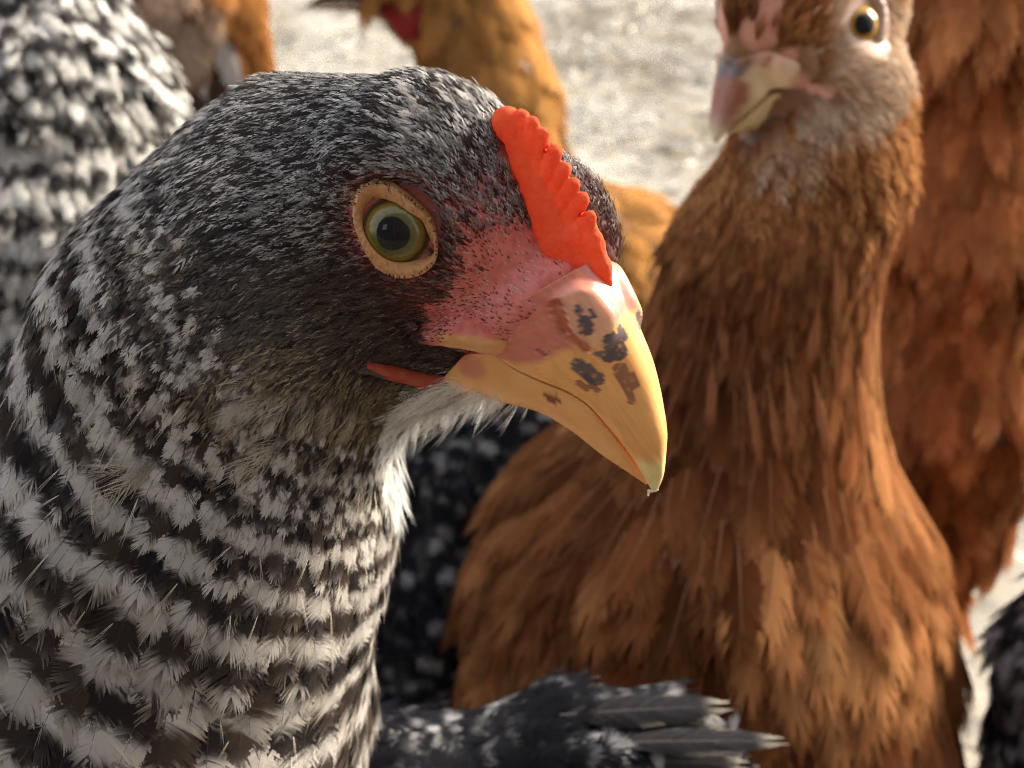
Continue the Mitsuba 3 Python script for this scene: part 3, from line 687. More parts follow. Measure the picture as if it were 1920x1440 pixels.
    # --- white down of the throat
    q, m = scatter(skin, sdf, lambda p: 17 + 0 * p[:, 0], rng, keep=lambda p: cKDTree(np.vstack([resample(thr, 30), ml.mirror(resample(thr, 30))])).query(p)[0] < 120)
    t = nrm(flow(q, m) + 0.22 * rng.standard_normal(q.shape) + 0.7 * DOWN); t = nrm(t - 0.6 * (t * m).sum(-1, keepdims=True) * m)
    g = np.where(rng.random(len(q)) < 0.22, 0.35, rng.uniform(0.7, 1.0, len(q)))
    V, F, C, own = plumes(q, m, t, rng.uniform(50, 105, len(q)), rng.uniform(10, 22, len(q)), lambda a, u, fi, bn: mixc(np.array([0.42, 0.39, 0.36]), np.array([0.90, 0.89, 0.88]), sstep(0.1, 0.6, a + 0.3 * (bn - 0.5)) * g[fi]), rng, nb=8, ns=3, lift=rng.uniform(0.2, 0.6, len(q)), droop=0.1, cup=0.2, sweep=0.6, bw=0.22, rag=0.35)
    put(f'{K}__throat_down', V, F, 'feather_mat', C); labels[f'{K}__throat_down'] = {'kind': 'stuff', 'label': 'white down hanging under the chin'}

    # --- buff wisps at the cheek's lower edge
    wis = [((475, 715), (-.85, .55), 95), ((540, 720), (-.7, .75), 90), ((600, 730), (-.55, .85), 85), ((660, 745), (-.5, .85), 80), ((545, 805), (-.75, .65), 130), ((320, 865), (-.9, .4), 130), ((480, 760), (-.8, .6), 70), ((715, 790), (-.5, .85), 90), ((640, 850), (-.5, .85), 100), ((690, 880), (-.4, .9), 110)]
    pts_, dd_, l_ = [], [], []
    for (x, y), d, L_ in wis:
        for _ in range(3):
            h = hit(sdf, x + rng.normal(0, 16), y + rng.normal(0, 12)); pts_.append(h); l_.append(L_ * rng.uniform(0.7, 1.1)); dd_.append([d[0], d[1], 0])
    q = np.array(pts_); m = grad(sdf, q); t = np.array(dd_) + 0.12 * rng.standard_normal(q.shape); t = nrm(t - (t * m).sum(-1, keepdims=True) * m)
    V, F, C, own = plumes(q + 10 * m, m, t, np.array(l_), np.array(l_) * 0.2, lambda a, u, fi, bn: mixc((0.07, 0.06, 0.05), (0.50, 0.44, 0.36), sstep(0.1, 0.6, a)), rng, nb=12, ns=3, lift=0.12, droop=0.10, sweep=0.75, bw=0.16, rag=0.35)
    put(f'{K}__cheek_wisps', V, F, 'feather_mat', C); labels[f'{K}__cheek_wisps'] = {'kind': 'stuff', 'label': 'buff wisps hanging below the cheek'}

    # --- barred feathers of neck and breast
    def sp_body(p): return 19 + 33 * sstep(420, 900, dist(p)) + 10 * sstep(900, 1400, dist(p))
    q, m = scatter(skin, sdf, sp_body, rng, keep=lambda p: (dist(p) > 390) & (np.linalg.norm(p - face_mid, axis=-1) > 330) & px_vis(p, 180), most=9000)
    q = q[np.argsort(dist(q))[::-1]]; m = grad(sdf, q)
    thd = cKDTree(np.array(thr)).query(q)[0]
    t = nrm(flow(q, m) + 0.13 * rng.standard_normal(q.shape)); t = nrm(t - (t * m).sum(-1, keepdims=True) * m)
    D = dist(q); g = sstep(450, 1000, D)
    ln = (55 + 160 * g) * rng.uniform(0.8, 1.2, len(q)); wd = ln * (0.27 + 0.11 * g) * rng.uniform(0.85, 1.15, len(q))
    small = D < 560
    jit = rng.normal(0, 0.095, len(q)) + 0.35 * (vnoise(q, 260, 12) - 0.5) + rng.normal(0, 0.16, len(q)) * (1 - sstep(500, 700, D)); tint = rng.uniform(0.75, 1.05, len(q)); warmth = rng.random(len(q))
    side_ = np.cross(m, t); bar_mid = hp(690, 470)
    def phase(d): return 7.2 * np.log(np.maximum(d, 200) / 300.0)
    def bar(a, u, fi, bn, ln_=ln):
        d = np.linalg.norm(q[fi] + t[fi] * (a * ln_[fi])[..., None] + side_[fi] * (u * wd[fi])[..., None] - bar_mid, axis=-1)
        ph_ = phase(d) + jit[fi] + 0.15 * (bn - 0.5)
        w_ = sstep(-0.55, 0.55, np.sin(2 * np.pi * ph_) - 0.22)
        w_ = np.maximum(w_, 0.5 * sstep(0.8, 1.1, a) * warmth[fi])
        wcol = mixc((0.47, 0.435, 0.415), (0.45, 0.40, 0.345), warmth[fi] * sstep(0.1, 0.9, np.abs(u) + 0.2)) * tint[fi][..., None]
        dk = mixc((0.016, 0.014, 0.016), (0.055, 0.040, 0.033), warmth[fi])
        return mixc(dk, wcol, w_)
    vis = (m @ np.array([0, 0, -1.0]) > 0.1) & px_vis(q, 0)
    fine = D < 620
    lift = clear_fold(sdf, q, m, t, ln, 0.085 + 0.03 * rng.random(len(q)), 0.05)
    V, F, C, own = [], [], [], []
    for sel, nb_, ns_ in ((np.where(~fine)[0], 44, 3), (np.where(fine)[0], 15, 2)):
        v_, f_, c_, o_ = plumes(q[sel], m[sel], t[sel], ln[sel], wd[sel], lambda a, u, fi, bn: bar(a, u, sel[fi], bn), rng, nb=nb_, ns=ns_, lift=lift[sel], droop=0.05, cup=0.25, sweep=0.30, bw=1.8, rag=0.04, tip=0.8, rachis=(1.2, (0.06, 0.045, 0.04), 0.7))
        F.append(f_ + sum(map(len, V))); V.append(v_); C.append(c_); own.append(sel[o_])
    split_big(K, 'neck_feather', np.vstack(V), np.vstack(F), np.vstack(C), np.concatenate(own), 'feather_mat', 280, ln * wd * vis, 'small_neck_feathers')
    # loose hairs over the neck
    q, m = scatter(skin, sdf, lambda p: 66 + 0 * p[:, 0], rng, keep=lambda p: (dist(p) > 480) & (np.linalg.norm(p - face_mid, axis=-1) > 360) & px_vis(p))
    t = nrm(flow(q, m) + 0.3 * rng.standard_normal(q.shape)); t = nrm(t - (t * m).sum(-1, keepdims=True) * m)
    wl = rng.random(len(q))
    V, F, C, own = plumes(q + 8 * m, m, t, rng.uniform(50, 130, len(q)), 3.0, lambda a, u, fi, bn: mixc((0.03, 0.025, 0.025), (0.6, 0.54, 0.45), (wl[fi] > 0.5) * 1.0), rng, nb=1, ns=3, lift=0.28, droop=0.12, sweep=0.8, bw=0.025, first=0.1)
    put(f'{K}__hair_feathers', V, F, 'feather_mat', C); labels[f'{K}__hair_feathers'] = {'kind': 'stuff'}
build_barred()

# ---------------------------------------------------------------- the flock behind
def leg(holder, top, foot_dir, col=(0.55, 0.36, 0.10)):
    """a scaly leg from the belly (world point) down to the ground"""
    x, y, z = top
    knee, ank = np.array([x, y, z]), np.array([x + 0.004, y, 0.010])
    fd = nrm(np.array([foot_dir[0], foot_dir[1], 0.0])); sd = np.array([-fd[1], fd[0], 0])
    toes = [(ank, ank + 0.042 * nrm(fd + k * sd) - [0, 0, 0.005]) for k in (-0.55, 0, 0.55)] + [(ank, ank - 0.018 * fd - [0, 0, 0.004])]
    def f(p):
        d = cone(p, knee, ank, 0.008, 0.0045)
        for a, b in toes: d = smin(d, cone(p, a, b, 0.0042, 0.0026), 0.003)
        return d
    pts = np.array([knee, ank] + [b for _, b in toes])
    m = nets(f, pts.min(0) - 0.012, pts.max(0) + 0.012, 0.0022)
    k = fresh(f'{holder}__leg')
    v = unworld(m.vertices)
    put(k, v, m.faces, 'skin_mat', mixc(col, np.array(col) * 0.7, vnoise(v, 40, 3)))
def spine_flow(pts, down=0.5, spread=0.25):
    pts = np.array(pts); seg = nrm(np.diff(pts, axis=0))
    def fl(p, n):
        best, t = np.full(len(p), 1e9), np.zeros_like(p)
        for i in range(len(seg)):
            ab = pts[i + 1] - pts[i]
            u = np.clip((p - pts[i]) @ ab / (ab @ ab), 0, 1)
            r = p - pts[i] - u[:, None] * ab
            d = np.linalg.norm(r, axis=1)
            w = np.exp(-(d / 250.0))[:, None]
            t += w * (seg[i] + spread * nrm(r))
        t = nrm(t) + down * DOWN
        return nrm(t - (t * n).sum(-1, keepdims=True) * n)
    return fl
def in_view(p, m): return (p[:, 2] > 100) & (np.abs(p[:, 0] / p[:, 2] * FPX) < 960 + m) & (np.abs(p[:, 1] / p[:, 2] * FPX) < 720 + m)
def barred_col(rng, p, freq=2.2, white=WHITE, dark=BLACK, duty=0.0, clump=300, mid=None, period=190.0, ln=200.0):
    N = len(p)
    ph, ti, fr = rng.random(N), rng.uniform(0.6, 1.1, N), freq * rng.uniform(0.7, 1.3, N)
    dk = rng.normal(0, 0.3, N) + 1.8 * (vnoise(p, clump, 3) - 0.5)
    if mid is not None:
        d0 = np.linalg.norm(p - mid, axis=1) / period + 0.9 * vnoise(p, 500, 8) + rng.normal(0, 0.10, N)
        ph, fr = 2 * d0, np.full(N, ln / period)
    def col(a, u, fi, bn):
        w = sstep(-0.5, 0.5, np.sin(2 * np.pi * (a * fr[fi] + 0.5 * ph[fi] + 0.14 * (bn - 0.5) - 0.08 * np.abs(u))) + duty + dk[fi])
        return mixc(dark, white * ti[fi][..., None], w)
    return col
def brown_col(rng, p, base, light, dark, darkness, pale=None):
    N = len(p); ti, k, dk = rng.uniform(0.55, 1.35, N), rng.random(N), darkness
    def col(a, u, fi, bn):
        c = mixc(base, light, np.clip(0.45 * sstep(0.45, 1.0, a) * k[fi] + 0.35 * sstep(0.5, 1.0, np.abs(u)) * k[fi] + 0.25 * (bn - 0.5), 0, 1))
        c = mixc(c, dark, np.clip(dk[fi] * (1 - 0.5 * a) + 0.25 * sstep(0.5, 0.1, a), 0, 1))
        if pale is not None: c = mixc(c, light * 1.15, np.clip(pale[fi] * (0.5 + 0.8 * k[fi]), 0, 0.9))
        return c * ti[fi][..., None]
    return col
def coat(K, skin, sdf, flow, spacing, lng, wdt, colfn, rng, nb=12, ns=2, margin=300, keep=None, lift=0.16, parts=0, part_name='breast_feather', rest='plumage', jitter=0.15, rag=0.08, tip=0.6, rachis=None, bw=0.95, sweep=0.32, most=9000, reach=None):
    kp = lambda p: in_view(p, margin) & (keep(p) if keep else True)
    p, n = scatter(skin, sdf, spacing, rng, keep=kp, most=most)
    t = nrm(flow(p, n) + jitter * rng.standard_normal(p.shape)); t = nrm(t - (t * n).sum(-1, keepdims=True) * n)
    ln = lng(p) * rng.uniform(0.8, 1.2, len(p)); wd = wdt(p) * rng.uniform(0.85, 1.15, len(p))
    lf = clear_fold(sdf, p, n, t, ln, lift * rng.uniform(0.7, 1.3, len(p)), 0.06)
    V, F, C, own = plumes(p, n, t, ln, wd, colfn(p, n), rng, nb=nb, ns=ns, lift=lf, droop=0.06, cup=0.25, sweep=sweep, bw=bw, rag=rag, rachis=rachis, tip=tip)
    if parts:
        vis = (n @ np.array([0, 0, -1.0]) > 0.05) & in_view(p, 0)
        split_big(K, part_name, V, F, C, own, 'feather_mat', parts, ln * wd * vis, rest)
    else:
        put(f'{K}__{rest}', V, F, 'feather_mat', C); labels[f'{K}__{rest}'] = {'kind': 'stuff'}
def simple_bird(K, label, cones, k, h, skin_rgb, colfn, rng, spacing, ln, wd, down=0.5, nb=10, legs=(), **more):
    labels[K] = {'label': label, 'category': 'hen'}
    def sdf(p):
        d = None
        for pts, rad in cones:
            c = chain(p, pts, rad, k)
            d = c if d is None else smin(d, c, k)
        return d
    allp = np.vstack([np.array(a) for a, _ in cones]); allr = np.concatenate([np.array(b) for _, b in cones])
    m = nets(sdf, (allp - allr[:, None]).min(0) - 2 * h, (allp + allr[:, None]).max(0) + 2 * h, h)
    put(f'{K}__body', m.vertices, m.faces, 'skin_mat', np.tile(skin_rgb, (len(m.vertices), 1)))
    coat(K, m, sdf, spine_flow(cones[0][0], down), lambda p: spacing + 0 * p[:, 0], lambda p: ln + 0 * p[:, 0], lambda p: wd + 0 * p[:, 0], colfn, rng, nb=nb, **more)
    for top, fd in legs: leg(K, top, fd)
    return sdf, m

CHEST, TAWNY, UMBER = np.array([0.17, 0.056, 0.021]), np.array([0.44, 0.21, 0.085]), np.array([0.05, 0.014, 0.007])
def build_brown():
    K = 'brown_hen'
    rng = np.random.default_rng(23)
    labels[K] = {'label': 'chestnut brown hen on the right facing the camera with an amber eye and hooked beak', 'category': 'hen'}
    ml = Midline(at(1420, 70, 1560), (0.66, 0.30, -0.69))
    hp = ml
    sk, fr_, sn, jw, ck = hp(1565, 15), hp(1450, 22), hp(1415, 105), hp(1430, 165), hp(1560, 150)
    neck = [at(1560, 180, 1760), at(1526, 330, 1830), at(1450, 500, 1930), at(1402, 740, 2080), at(1320, 1110, 2400), at(1310, 1330, 2600), at(1330, 1500, 3000)]
    nr = [250, 280, 348, 425, 860, 950, 900]
    wl = [at(1045, 930, 2250), at(1000, 1120, 2420), at(1000, 1300, 2570)]
    wr = [at(1590, 1040, 2150), at(1670, 1200, 2260), at(1670, 1330, 2400)]
    def sdf(p):
        q = ml.squash(p, 0.85)
        d = cone(q, sk, fr_, 262, 190)
        d = smin(d, cone(q, fr_, sn, 170, 92), 60)
        d = smin(d, cone(q, sn, jw, 88, 84), 40)
        d = smin(d, cone(q, jw, ck, 84, 150), 50)
        d = smin(d, chain(p, neck, nr, 110), 90)
        d = smin(d, chain(p, wl, [130, 200, 160], 60), 70)
        d = smin(d, chain(p, wr, [120, 200, 150], 60), 70)
        return d
    h0 = np.array([hp(1330, 100)[0] - 120, hp(1500, -180)[1] - 60, 3300]); h1 = np.array([hp(1780, 100)[0] + 120, at(1500, 300, 1700)[1], 4500])
    head = nets(sdf, h0, h1, 12.0)
    body = nets(sdf, at(1000, 150, 2300) * [0, 1, 0] + np.array([-900, -200, 3500]), np.array([2300, 3300, 6300]), 30.0)
    head.update_faces(((head.vertices > h0 + 66) & (head.vertices < h1 - 66)).all(1)[head.faces].all(1)); head.remove_unreferenced_vertices()
    ins = ((body.vertices > h0 + 96) & (body.vertices < h1 - 96)).all(1)
    body.update_faces(~ins[body.faces].all(1)); body.remove_unreferenced_vertices()
    H = lambda x, y: hit(sdf, x, y, 800)
    ec = H(1615, 48)
    mid = hp(1540, 40)
    mir = lambda p: np.where(((p - ml.A) @ ml.L < 0)[:, None], ml.mirror(p), p)
    red = [(H(1425, 62), 76), (H(1440, 15), 62), (H(1500, 150), 34), (H(1550, 172), 32), (H(1525, 162), 30), (H(1475, 110), 50)]
    def skin_col(p):
        pm = mir(p)
        c = mixc((0.20, 0.09, 0.04), (0.42, 0.26, 0.17), splat(pm, ec, 260))
        r = np.clip(sum(splat(pm, q, r_) for q, r_ in red), 0, 1)
        c = mixc(c, mixc((0.52, 0.20, 0.15), (0.64, 0.34, 0.26), vnoise(p, 25, 2)), r)
        return mixc(c, (0.60, 0.44, 0.36), splat(pm, ec, 95))
    hv, bv = np.array(head.vertices), np.array(body.vertices)
    V, F, C = join([(hv, np.array(head.faces), skin_col(hv)), (bv, np.array(body.faces), np.tile([0.10, 0.04, 0.018], (len(bv), 1)))])
    put(f'{K}__body', V, F, 'skin_mat', C)
    skin = trimesh.Trimesh(V, F, process=False)
    # eye
    en = nrm(0.6 * grad(sdf, ec[None])[0] + 0.4 * nrm(-ec)); e = ec + 6 * en; kz = e[2] / FPX
    rot = lambda pts, a: np.array([[x * math.cos(a) - y * math.sin(a), x * math.sin(a) + y * math.cos(a)] for x, y in pts])
    th = np.linspace(0, 2 * np.pi, 14, endpoint=False)
    inn = rot([(34 * math.cos(t), 46 * math.sin(t)) for t in th], 0.3) * kz; out = rot([(52 * math.cos(t) , 68 * math.sin(t)) for t in th], 0.3) * kz
    build_eye(K, e, en, 47 * kz, 20 * kz, inn, out, ((0.34, 0.18, 0.03), (0.52, 0.26, 0.04), (0.16, 0.08, 0.02)), (0.003, 0.003, 0.004), ((0.38, 0.25, 0.19), (0.34, 0.21, 0.16), (0.08, 0.05, 0.04)), rng)
    # beak
    up = mandible(ml, [(1425, 50), (1392, 82), (1374, 115), (1360, 155), (1348, 200), (1338, 240), (1338, 266)],
                  [(1555, 172), (1490, 168), (1450, 166), (1425, 190), (1395, 218), (1365, 246), (1345, 268)], [150, 120, 100, 82, 60, 34, 6], n=120, m=51, ex=(0.75, 0.95))
    v = np.array(up.vertices)
    px = lambda v: v[:, :2] / v[:, 2:] * FPX + [960, 720]
    def on(x, y):
        d = np.linalg.norm(px(v) - [x, y], axis=1) + 0.01 * (v[:, 2] - v[:, 2].min()); return v[d.argmin()]
    pm = mir(v)
    v2 = v + np.array(up.vertex_normals) * (20 * soft(pm, on(1440, 112), 48))[:, None]
    c = mixc((0.62, 0.46, 0.22), (0.70, 0.55, 0.32), vnoise(v, 60, 2))
    c = mixc(c, (0.26, 0.085, 0.05), sstep(0.2, 0.8, soft(pm, on(1366, 165), 85, on(1350, 222)) + 0.4 * (vnoise(v, 30, 4) - 0.5)))
    c = mixc(c, (0.05, 0.042, 0.048), sstep(0.2, 0.8, soft(pm, on(1398, 82), 62, on(1384, 118)) + 0.4 * (vnoise(v, 25, 7) - 0.5)))
    c = mixc(c, (0.70, 0.62, 0.44), soft(pm, on(1342, 262), 50))
    c = mixc(c, (0.62, 0.36, 0.22), splat(pm, on(1500, 165), 90) * 0.8)
    c = mixc(c, (0.60, 0.32, 0.22), soft(pm, on(1440, 108), 62) * 0.8)
    c = mixc(c, (0.56, 0.24, 0.18), soft(pm, on(1460, 70), 90))
    put(f'{K}__upper_beak', v2, up.faces, 'horn_mat', c)
    lo = mandible(ml, [(1540, 232), (1490, 226), (1450, 230), (1415, 240), (1385, 246), (1362, 250)], [(1550, 182), (1490, 178), (1450, 178), (1425, 200), (1396, 226), (1364, 250)], [128, 105, 88, 70, 50, 22], n=60, m=31, ex=(0.8, 0.8), under=-0.05)
    vl = np.array(lo.vertices)
    put(f'{K}__lower_beak', vl, lo.faces, 'horn_mat', mixc(mixc((0.62, 0.44, 0.20), (0.66, 0.52, 0.30), vnoise(vl, 50, 3)), (0.56, 0.22, 0.16), sstep(0.3, 0.9, splat(vl, vl[np.abs(px(vl) - [1525, 205]).sum(1).argmin()], 110))))
    # comb
    cp = [hp(1462, -60), hp(1448, -10), hp(1436, 35), hp(1420, 66)]
    cf = lambda p: chain(ml.squash(p, 0.8), cp, [74, 68, 56, 36], 20) + 5 * np.sin(p[:, 1] / 16.0)
    cm = nets(cf, np.min(cp, 0) - 90, np.max(cp, 0) + 90, 6.0); v = np.array(cm.vertices)
    put(f'{K}__comb', v, cm.faces, 'flesh_mat', mixc((0.54, 0.13, 0.11), (0.60, 0.22, 0.17), vnoise(v, 30, 4)))
    # feathers of the head
    flow_pts = [((1400, 20), (-.2, -1)), ((1480, 60), (.6, -.6)), ((1540, 20), (.6, -.6)), ((1560, 110), (.95, .1)), ((1640, 150), (.9, .5)), ((1720, 60), (.7, .7)), ((1740, 180), (.5, .85)), ((1600, 200), (.7, .7)), ((1520, 230), (.3, .95)), ((1450, 270), (-.1, 1)), ((1390, 300), (-.3, .95)),
                ((1660, 300), (.3, .95)), ((1550, 350), (.05, 1)), ((1700, 20), (.8, .3)), ((1345, 60), (-.4, -.5))]
    pos, dr = [], []
    for (x, y), (dx, dy) in flow_pts:
        q = H(x, y); g = grad(sdf, q[None])[0]; d = np.array([dx, dy, -(dx * g[0] + dy * g[1]) / g[2] if abs(g[2]) > 0.25 else 0.0])
        d = nrm(d - (d @ g) * g); pos.append(q); dr.append(d)
        if y < 240: pos.append(ml.mirror(q)); dr.append(ml.mdir(d))
    body_flow = spine_flow(neck, 0.35, 0.12)
    hf = Flow(pos, dr, 80)
    dist = lambda p: np.linalg.norm(p - mid, axis=-1)
    def flow(p, n):
        w = sstep(520, 760, dist(p))[:, None]
        t = hf(p, n) * (1 - w) + body_flow(p, n) * w
        return nrm(t - (t * n).sum(-1, keepdims=True) * n)
    p, n = scatter(skin, sdf, lambda p: 13 + 14 * sstep(300, 640, dist(p)), rng, keep=lambda p: (dist(p) < 700) & in_view(p, 150), most=9000)
    pm = mir(p); bare = np.clip(sum(splat(pm, q, r_) for q, r_ in red), 0, 1)
    bp_ = cKDTree(np.vstack([up.vertices, lo.vertices])).query(p)[0]
    ok = (rng.random(len(p)) > bare * 0.9) & (np.linalg.norm(pm - e, axis=1) > 98) & (bp_ > 26)
    p, n, pm = p[ok], n[ok], pm[ok]; D = dist(p)
    t = nrm(flow(p, n) + 0.15 * rng.standard_normal(p.shape)); t = nrm(t - (t * n).sum(-1, keepdims=True) * n)
    pn = vnoise(p, 55, 9); cream = np.clip(0.35 + 1.1 * pn, 0, 1.25) * np.clip(1.1 * splat(pm, ec, 190) + 1.2 * splat(pm, H(1600, 170), 150, H(1690, 60)) + splat(pm, H(1530, 200), 90) + 0.9 * 0.8 * splat(p, H(1480, 280), 100, H(1440, 265)), 0, 1)
    dkp = np.clip(splat(pm, H(1370, 20), 140) + splat(pm, H(1520, 20), 90), 0, 1) * 0.7
    ln = (40 + 55 * sstep(260, 560, D)) * rng.uniform(0.75, 1.25, len(p)); rr, ti = rng.random(len(p)), rng.uniform(0.75, 1.15, len(p))
    def col(a, u, fi, bn):
        c = mixc(CHEST * 1.15, TAWNY * 1.2, np.clip(sstep(0.3, 1.0, a) * (0.3 + 0.7 * rr[fi]) + 0.3 * (bn - 0.5), 0, 1))
        c = mixc(c, mixc((0.34, 0.18, 0.10), (0.64, 0.49, 0.36), np.clip(a * 0.8 + 0.5 * rr[fi] - 0.2, 0, 1)), np.clip(cream[fi] * 1.2 - 0.5 * (rr[fi] > 0.75), 0, 1))
        return mixc(c, UMBER * 1.4, dkp[fi] * (rr[fi] > 0.35)) * ti[fi][..., None]
    V, F, C, own = plumes(p, n, t, ln, ln * (0.17 + 0.1 * sstep(300, 560, D)), col, rng, nb=4, ns=2, lift=0.2 + 0.16 * rng.random(len(p)) + 0.2 * rng.random(len(p)) * splat(pm, H(1742, 120), 170, H(1730, 290)), droop=0.1, cup=0.3, sweep=0.55, bw=0.5, rag=0.25, first=0.15)
    put(f'{K}__head_feathers', V, F, 'feather_mat', C); labels[f'{K}__head_feathers'] = {'kind': 'stuff', 'label': 'tawny and cream feathers of the head'}
    # neck and breast
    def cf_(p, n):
        dk = np.clip(1.5 * (vnoise(p, 330, 3) - 0.36) + 0.8 * (vnoise(p, 110, 6) - 0.5) + 0.45 * splat(p, H(1390, 560), 480, H(1310, 900)), 0, 0.9)  # last splat: shade on the neck centre painted as darker feathers
        pale = np.clip(0.75 * splat(p, H(1660, 1130), 330, H(1560, 1090)) + 0.6 * splat(p, H(1000, 960), 240, H(960, 1080)) + 0.45 * splat(p, H(1640, 640), 260, H(1690, 900)), 0, 1) * np.clip(1.7 * vnoise(p, 150, 14) - 0.25, 0, 1)  # paler wing plumage; sunlit breast and neck edge also painted in
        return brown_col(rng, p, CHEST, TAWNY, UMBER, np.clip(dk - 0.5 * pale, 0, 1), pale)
    big = lambda p: sstep(700, 1700, dist(p))
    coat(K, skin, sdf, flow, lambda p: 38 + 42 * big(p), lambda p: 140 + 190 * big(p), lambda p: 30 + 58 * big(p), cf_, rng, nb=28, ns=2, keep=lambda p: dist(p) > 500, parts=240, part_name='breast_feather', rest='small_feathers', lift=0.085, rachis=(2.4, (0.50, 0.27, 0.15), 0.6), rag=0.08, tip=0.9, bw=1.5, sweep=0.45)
    # long pale-edged hackles lying loose over the breast
    hk = [((1400, 690), (.15, 1)), ((1440, 720), (.15, 1)), ((1530, 560), (-.05, 1)), ((1555, 600), (.25, .95)), ((1520, 700), (.2, .95)), ((1600, 690), (.3, .95)), ((1360, 560), (-.05, 1)), ((1250, 620), (-.3, .95)), ((1560, 470), (.1, 1)), ((1480, 600), (.05, 1)), ((1470, 680), (.1, 1)), ((1340, 680), (0, 1)), ((1630, 560), (.1, 1))]
    q = np.array([H(x, y) for (x, y), _ in hk]); m = grad(sdf, q); t = np.array([[a, b, 0.0] for _, (a, b) in hk]); t = nrm(t - (t * m).sum(-1, keepdims=True) * m)
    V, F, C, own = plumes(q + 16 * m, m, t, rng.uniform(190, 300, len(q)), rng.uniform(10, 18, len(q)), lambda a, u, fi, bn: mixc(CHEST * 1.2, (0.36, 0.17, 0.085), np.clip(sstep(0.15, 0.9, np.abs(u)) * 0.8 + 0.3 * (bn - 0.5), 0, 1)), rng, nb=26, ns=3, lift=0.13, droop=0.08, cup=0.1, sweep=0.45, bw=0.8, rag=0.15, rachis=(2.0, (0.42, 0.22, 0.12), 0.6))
    split_big(K, 'hackle_feather', V, F, C, own, 'feather_mat', len(q), np.ones(len(q)), 'none')
    for sx in (-0.02, 0.03): leg(K, (0.052 + sx, 0.268, 0.10), (-0.2, -1))
build_brown()

